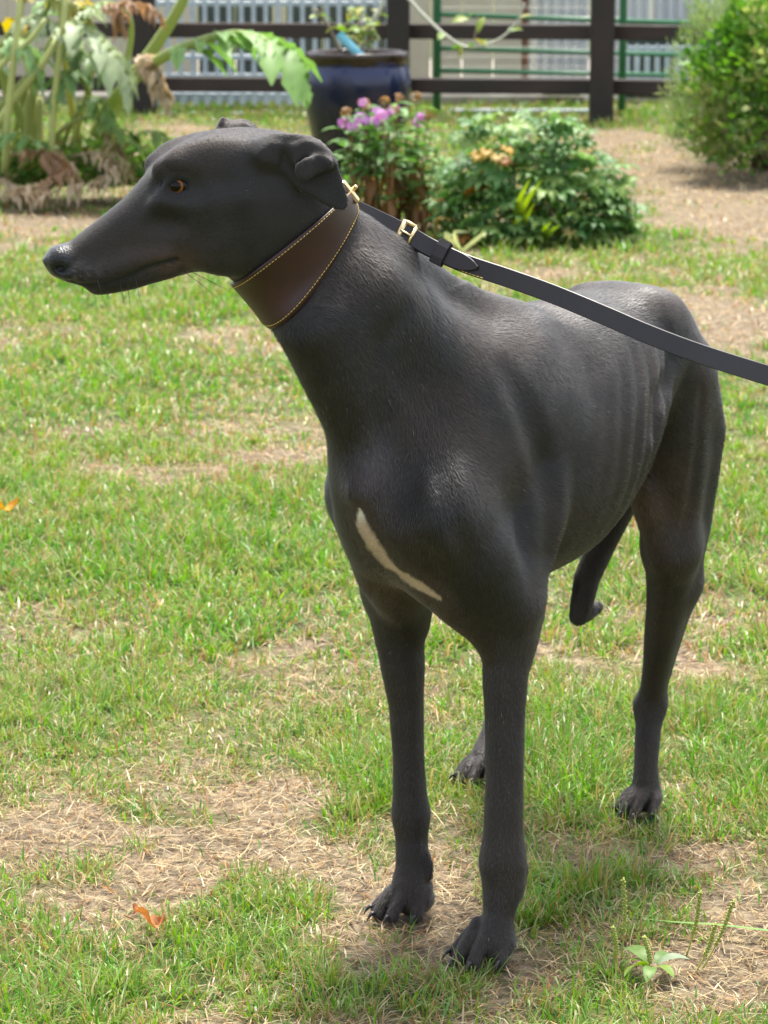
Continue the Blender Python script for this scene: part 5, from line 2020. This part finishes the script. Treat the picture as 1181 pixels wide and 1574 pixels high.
LEAF_MORE = [
    ([(20, 250, 11.3), (30, 170, 11.25), (60, 95, 11.2), (100, 70, 11.1), (135, 85, 11.05), (160, 120, 11.0)], .12, (.17, .26, .11), .4, .9, 10, .014),
    ([(-40, 180, 11.3), (-10, 90, 11.2), (30, 35, 11.15), (70, 30, 11.1), (110, 60, 11.05)], .11, PGR, .4, .9, 9, .014),
    ([(0, 230, 11.1), (10, 160, 11.05), (0, 100, 11.0), (20, 60, 10.95), (50, 80, 10.9), (60, 130, 10.9)], .10, GG, .4, 1.0, 9, .013),
    ([(90, 250, 11.1), (110, 190, 11.0), (140, 150, 10.95), (165, 165, 10.9), (172, 200, 10.9)], .09, (.15, .25, .07), .35, .9, 8, .010),
    ([(110, 230, 11.2), (140, 120, 11.2), (150, 60, 11.2), (120, 10, 11.2), (70, 0, 11.15)], .11, (.30, .30, .09), .5, .8, 8, .013),
    ([(30, 260, 11.0), (60, 225, 10.9), (20, 205, 10.85), (-20, 225, 10.85)], .09, (.12, .23, .06), .3, .8, 8, .009),
    ([(180, 240, 11.0), (215, 205, 10.95), (245, 205, 10.9), (262, 230, 10.9)], .07, (.16, .25, .06), .3, .8, 7, .008)]
for i, (pts, w, c, st, dr, pr, ra) in enumerate(LEAF_MORE):
    me = cardoon_leaf(cpath(pts), w * .7, c, 130 + i, pr, dr, st, ra, .12)
    o = bpy.data.objects.new('leaf', me); COL.objects.link(o); o.parent = cd; o.matrix_parent_inverse = parent_world(cd).inverted()
DRY = [
    ([(200, 40, 11.1), (185, 12, 11.05), (200, 4, 11.0), (232, 12, 10.98), (250, 32, 10.97)], .050, BR, 8),
    ([(215, 95, 11.1), (225, 88, 11.0), (237, 108, 10.97), (250, 138, 10.95), (258, 168, 10.95)], .060, PB, 9),
    ([(150, 20, 11.1), (172, 8, 11.0), (182, 25, 11.0), (192, 45, 11.0)], .05, BR, 6),
    ([(60, 235, 11.0), (85, 240, 10.9), (100, 258, 10.85), (82, 278, 10.8), (45, 288, 10.78), (5, 290, 10.78)], .070, PB, 10),
    ([(20, 240, 11.0), (50, 232, 10.9), (85, 242, 10.85), (95, 262, 10.8), (60, 282, 10.75)], .055, BR, 8),
    ([(110, 240, 11.0), (150, 235, 10.9), (175, 255, 10.85), (150, 278, 10.82), (115, 285, 10.8)], .05, PB, 8),
    ([(170, 190, 11.0), (172, 215, 10.9), (185, 240, 10.88), (200, 262, 10.88)], .055, (.34, .28, .14), 7),
    ([(-10, 270, 10.9), (20, 285, 10.8), (50, 298, 10.75), (85, 292, 10.75)], .05, PB, 7)]
for i, (pts, w, c, pr) in enumerate(DRY):
    me = cardoon_leaf(cpath(pts), w * .85, c, 90 + i, int(pr * 1.8), 1.1, .10, .005, .7)
    o = bpy.data.objects.new('dry_leaf', me); COL.objects.link(o); o.parent = cd; o.matrix_parent_inverse = parent_world(cd).inverted()
for pts, r in (([(-20, 215, 11.0), (25, 150, 10.95), (62, 104, 10.9), (88, 60, 10.9)], .017), ([(8, 265, 10.95), (14, 160, 10.9), (26, 50, 10.9), (34, -30, 10.95)], .016), ([(78, 255, 10.95), (84, 150, 10.92), (98, 30, 10.9), (104, -30, 10.95)], .014), ([(-30, 130, 10.9), (10, 92, 10.9), (45, 62, 10.9), (70, 30, 10.9)], .013), ([(48, 285, 11.25), (46, 220, 11.25), (40, 140, 11.25)], .030), ([(62, 285, 11.25), (58, 230, 11.25), (62, 150, 11.25)], .022), ([(150, 280, 11.2), (165, 225, 11.2), (178, 150, 11.15)], .016)):
    me = MB().tube(smooth_path(cpath(pts), 12), np.linspace(r, r * .6, 12), 10).mesh('stalk', True); me.materials.append(m_stem)
    colour_mesh(me, (.40, .43, .15), .15, 3)
    o = bpy.data.objects.new('stalk', me); COL.objects.link(o); o.parent = cd; o.matrix_parent_inverse = parent_world(cd).inverted()


n = 2600
px = RNG.uniform(-60, 330, n); py = 288 - 70 * RNG.random(n) * (1 - .4 * np.abs((px - 120) / 220))
pts = np.array([PY(a, b, 11.0 + .35 * RNG.random()) for a, b in zip(px, py)])
keep = pts[:, 2] > .005
pts = pts[keep]; m = len(pts)
WG = np.array([(.07, .17, .025), (.10, .22, .03), (.14, .25, .05), (.19, .25, .07), (.26, .22, .09)])
tag(leaf_cloud('weeds', pts, np.stack([RNG.normal(0, 1, m), RNG.normal(-.3, 1, m), RNG.uniform(.0, 1.2, m)], 1), RNG.uniform(.02, .06, m), RNG.uniform(.006, .017, m), WG[RNG.integers(0, 5, m)] * RNG.uniform(.7, 1.2, (m, 1)), m_leaf), 'low leafy green weeds round the foot of the thistle-like plant', 'weeds', kind='stuff')

# ---------------------------------------------------------------- two shrubs at the right edge
def shrub(name, label, blobs, base, n, ln, wd, cols, seed, twigs=26, updir=.5):
    rg = np.random.default_rng(seed)
    root = empty(name, base)
    tag(root, label, 'shrub')
    P, Dr = [], []
    for (c, r, share) in blobs:
        c, r = np.asarray(c, float), np.asarray(r, float)
        k = int(n * share)
        d = nrm(rg.normal(0, 1, (k, 3)))
        rad = .45 + .55 * rg.random(k)**.45 + .22 * (hash_n(d * 3.1 + c, seed) - .5) + .10 * rg.normal(0, 1, k)
        P.append(c + d * rad[:, None] * r); Dr.append(d * .7 + rg.normal(0, .5, (k, 3)) + np.array([0, 0, updir]))
    P, Dr = np.concatenate(P), np.concatenate(Dr)
    keep = (P[:, 2] > .02)
    # leave gaps where branches part
    gap = hash_n(P * 7.0, seed + 1)
    keep &= rg.random(len(P)) < np.clip((gap - .28) * 4, .06, 1)
    P, Dr = P[keep], Dr[keep]
    m = len(P)
    cols = np.asarray(cols)
    cc = cols[np.clip((hash_n(P * 4.0, seed + 2) * len(cols) + rg.normal(0, .8, m)).astype(int), 0, len(cols) - 1)] * rg.uniform(.75, 1.25, (m, 1))
    tag(leaf_cloud('foliage', P, Dr, rg.uniform(*ln, m), rg.uniform(*wd, m), cc, m_leaf, root), kind='stuff')
    for i in range(twigs):
        q = P[rg.integers(0, m)]
        b = np.asarray(base) + np.array([rg.uniform(-.06, .06), rg.uniform(-.06, .06), 0])
        me = MB().tube(smooth_path([b, (b * .5 + q * .5) + np.array([rg.uniform(-.05, .05), 0, .08]), q], 10), np.linspace(.008, .0022, 10), 5).mesh('branch', True)
        me.materials.append(m_stem); colour_mesh(me, (.13, .095, .06), .2, i)
        o = bpy.data.objects.new('branch', me); COL.objects.link(o); o.parent = root; o.matrix_parent_inverse = parent_world(root).inverted()
    return root


def hash_n(p, seed):
    q = p + seed * 13.7
    i = np.floor(q).astype(np.int64); f = q - i; f = f * f * (3 - 2 * f)

    def h(a, b, c):
        n = (a * 73856093) ^ (b * 19349663) ^ (c * 83492791) ^ (seed * 9176)
        n = (n ^ (n >> 13)) * 1274126177 & 0x7fffffff
        return (n % 65536) / 65535.0
    r = 0
    for a in (0, 1):
        for b in (0, 1):
            for c in (0, 1):
                w = (f[:, 0] if a else 1 - f[:, 0]) * (f[:, 1] if b else 1 - f[:, 1]) * (f[:, 2] if c else 1 - f[:, 2])
                r = r + w * h(i[:, 0] + a, i[:, 1] + b, i[:, 2] + c)
    return r


Yb = 12.0
sb = 12.2 / F_PX
shrub('wispy_shrub', 'feathery grey-green shrub in front of the right-hand end of the fence', [(PY(1110, 120, 12.5), (80 * sb, .24, 110 * sb), .5), (PY(1090, 190, 12.4), (70 * sb, .2, 60 * sb), .2), (PY(1130, 30, 12.5), (75 * sb, .2, 70 * sb), .3)], G(1110, 238), 9000, (.025, .055), (.0018, .0034), [(.13, .22, .06), (.18, .28, .08), (.24, .34, .11), (.30, .36, .16)], 3, 40, .9)
shrub('glossy_shrub', 'dense glossy-leaved green shrub at the right edge of the photograph', [(PY(1165, 130, Yb), (95 * sb, .28, 105 * sb), .55), (PY(1150, 205, Yb - .05), (85 * sb, .25, 50 * sb), .25), (PY(1200, 60, Yb), (80 * sb, .25, 90 * sb), .2)], G(1175, 258), 6500, (.026, .052), (.010, .019), [(.055, .14, .025), (.085, .20, .03), (.12, .25, .04), (.17, .29, .05), (.26, .30, .10)], 5, 30, .4)
bd_ = [simple_leaf(.035, .013, .2, c, 200 + i, n=5) for i, c in enumerate([(.34, .09, .03), (.42, .26, .10)])]

# ---------------------------------------------------------------- things lying on the lawn
def dead_leaf(label, pos, ln, col, seed, rz):
    rg = np.random.default_rng(seed)
    mb = MB()
    s = np.linspace(0, 1, 9)
    for sg in (-1, 1):
        V, Fc = [], []
        for k, q in enumerate(s):
            w = ln * .30 * math.sin(math.pi * min(1, q * .95 + .03))**.7 * rg.uniform(.8, 1.15)
            base = np.array([(q - .5) * ln, 0, .006 + .010 * math.sin(q * 5 + seed)])
            for j, f in enumerate((0, .35, .7, 1.0)):
                V.append(base + np.array([rg.normal(0, .0012), sg * w * f, .006 * f**1.5 * (1 + .9 * math.sin(q * 9 + sg)) + rg.normal(0, .0012)]))
        for k in range(8):
            for j in range(3):
                a = k * 4 + j
                Fc.append((a, a + 1, a + 5, a + 4) if sg > 0 else (a, a + 4, a + 5, a + 1))
        mb.add(V, Fc)
    me = mb.mesh('blade', True); me.materials.append(m_straw); colour_mesh(me, col, .22, seed)
    root = empty('dead_leaf', pos, rz)
    tag(root, label, 'leaf')
    o = bpy.data.objects.new('blade', me); COL.objects.link(o); o.parent = root
    st_ = MB().tube([(-ln * .5, 0, .008), (-ln * .62, .002, .010), (-ln * .75, .006, .012)], .0009, 5).mesh('stalk', True)
    st_.materials.append(m_straw); colour_mesh(st_, np.array(col) * .7, .1, 1)
    o = bpy.data.objects.new('stalk', st_); COL.objects.link(o); o.parent = root
    return root


dead_leaf('curled orange-brown dead leaf on the bare ground, lower left', G(230, 1444) + np.array([0, 0, .018]), .036, (.42, .18, .075), 1, .4)
dead_leaf('yellow and orange dead leaf on the grass at the left edge', G(10, 806) + np.array([0, 0, .03]), .045, (.55, .27, .03), 2, .15)

# plantain weed with seed spikes, lower right
wp = G(1003, 1500)
wd_ = empty('plantain_weed', wp)
tag(wd_, 'broad-leaved weed with upright green seed spikes in the grass, lower right', 'weed')
for i, (a, ln, c) in enumerate(((-2.6, .055, (.20, .33, .04)), (-1.8, .045, (.16, .29, .05)), (-.9, .05, (.22, .34, .05)), (.1, .055, (.30, .38, .24)), (.9, .05, (.14, .26, .05)), (2.2, .05, (.17, .29, .06)), (2.9, .04, (.2, .3, .06)))):
    me = simple_leaf(ln, ln * .25, .55, np.array(c) * .8, 300 + i, n=8)
    place(me, 'leaf', wd_, wp + np.array([math.cos(a) * .006, math.sin(a) * .006, .012]), (math.cos(a), math.sin(a), rnd.uniform(.15, .6)), rnd.uniform(-.6, .6), rnd.uniform(.5, .85))
SPK = [(955, 1475, 958, 1350), (945, 1490, 942, 1425), (998, 1500, 990, 1440), (1055, 1470, 1077, 1370), (1080, 1490, 1128, 1384), (1070, 1495, 1100, 1420)]
for i, (x0, y0, x1, y1) in enumerate(SPK):
    b = G(x0, y0); h = PY(x1, y1, b[1] + .005)
    P = smooth_path([b, (b + h) / 2 + np.array([.003, 0, 0]), h], 14)
    mb = MB().tube(P, np.linspace(.0011, .0008, 14), 5)
    for j in range(46):
        t = .35 + .65 * j / 46
        p = P[min(13, int(t * 13.99))] * 1.0
        k = t * 13; i0_ = min(12, int(k)); p = P[i0_] + (P[i0_ + 1] - P[i0_]) * (k - i0_)
        a = j * 2.4
        r = .0022
        d = np.array([math.cos(a), math.sin(a), .5]) * r
        mb.tube([p, p + d * .8, p + d * 1.4], [.0014, .0017, .0004], 4)
    me = mb.mesh('seed_spike', True); me.materials.append(m_stem); colour_mesh(me, (.30, .34, .07), .25, i)
    o = bpy.data.objects.new('seed_spike', me); COL.objects.link(o); o.parent = wd_; o.matrix_parent_inverse = parent_world(wd_).inverted()

# one long flat grass stem lying across the bare patch
b0 = [G(985, 1412, .012), G(1040, 1418, .016), G(1100, 1422, .012), G(1190, 1432, .010), G(1260, 1440, .006)]
P = smooth_path(b0, 16)
V, Fc = leaf_parts(P, .0026 * np.sin(np.linspace(.1, 1, 16) * 2.6) + .0004, .3)
me = MB().add(V, Fc).mesh('grass_stem', True); me.materials.append(m_leaf); colour_mesh(me, (.16, .29, .06), .1, 2)
tag(link_mesh('grass_stem', me), 'single long flat green stem lying across the bare soil, lower right', 'grass stem')
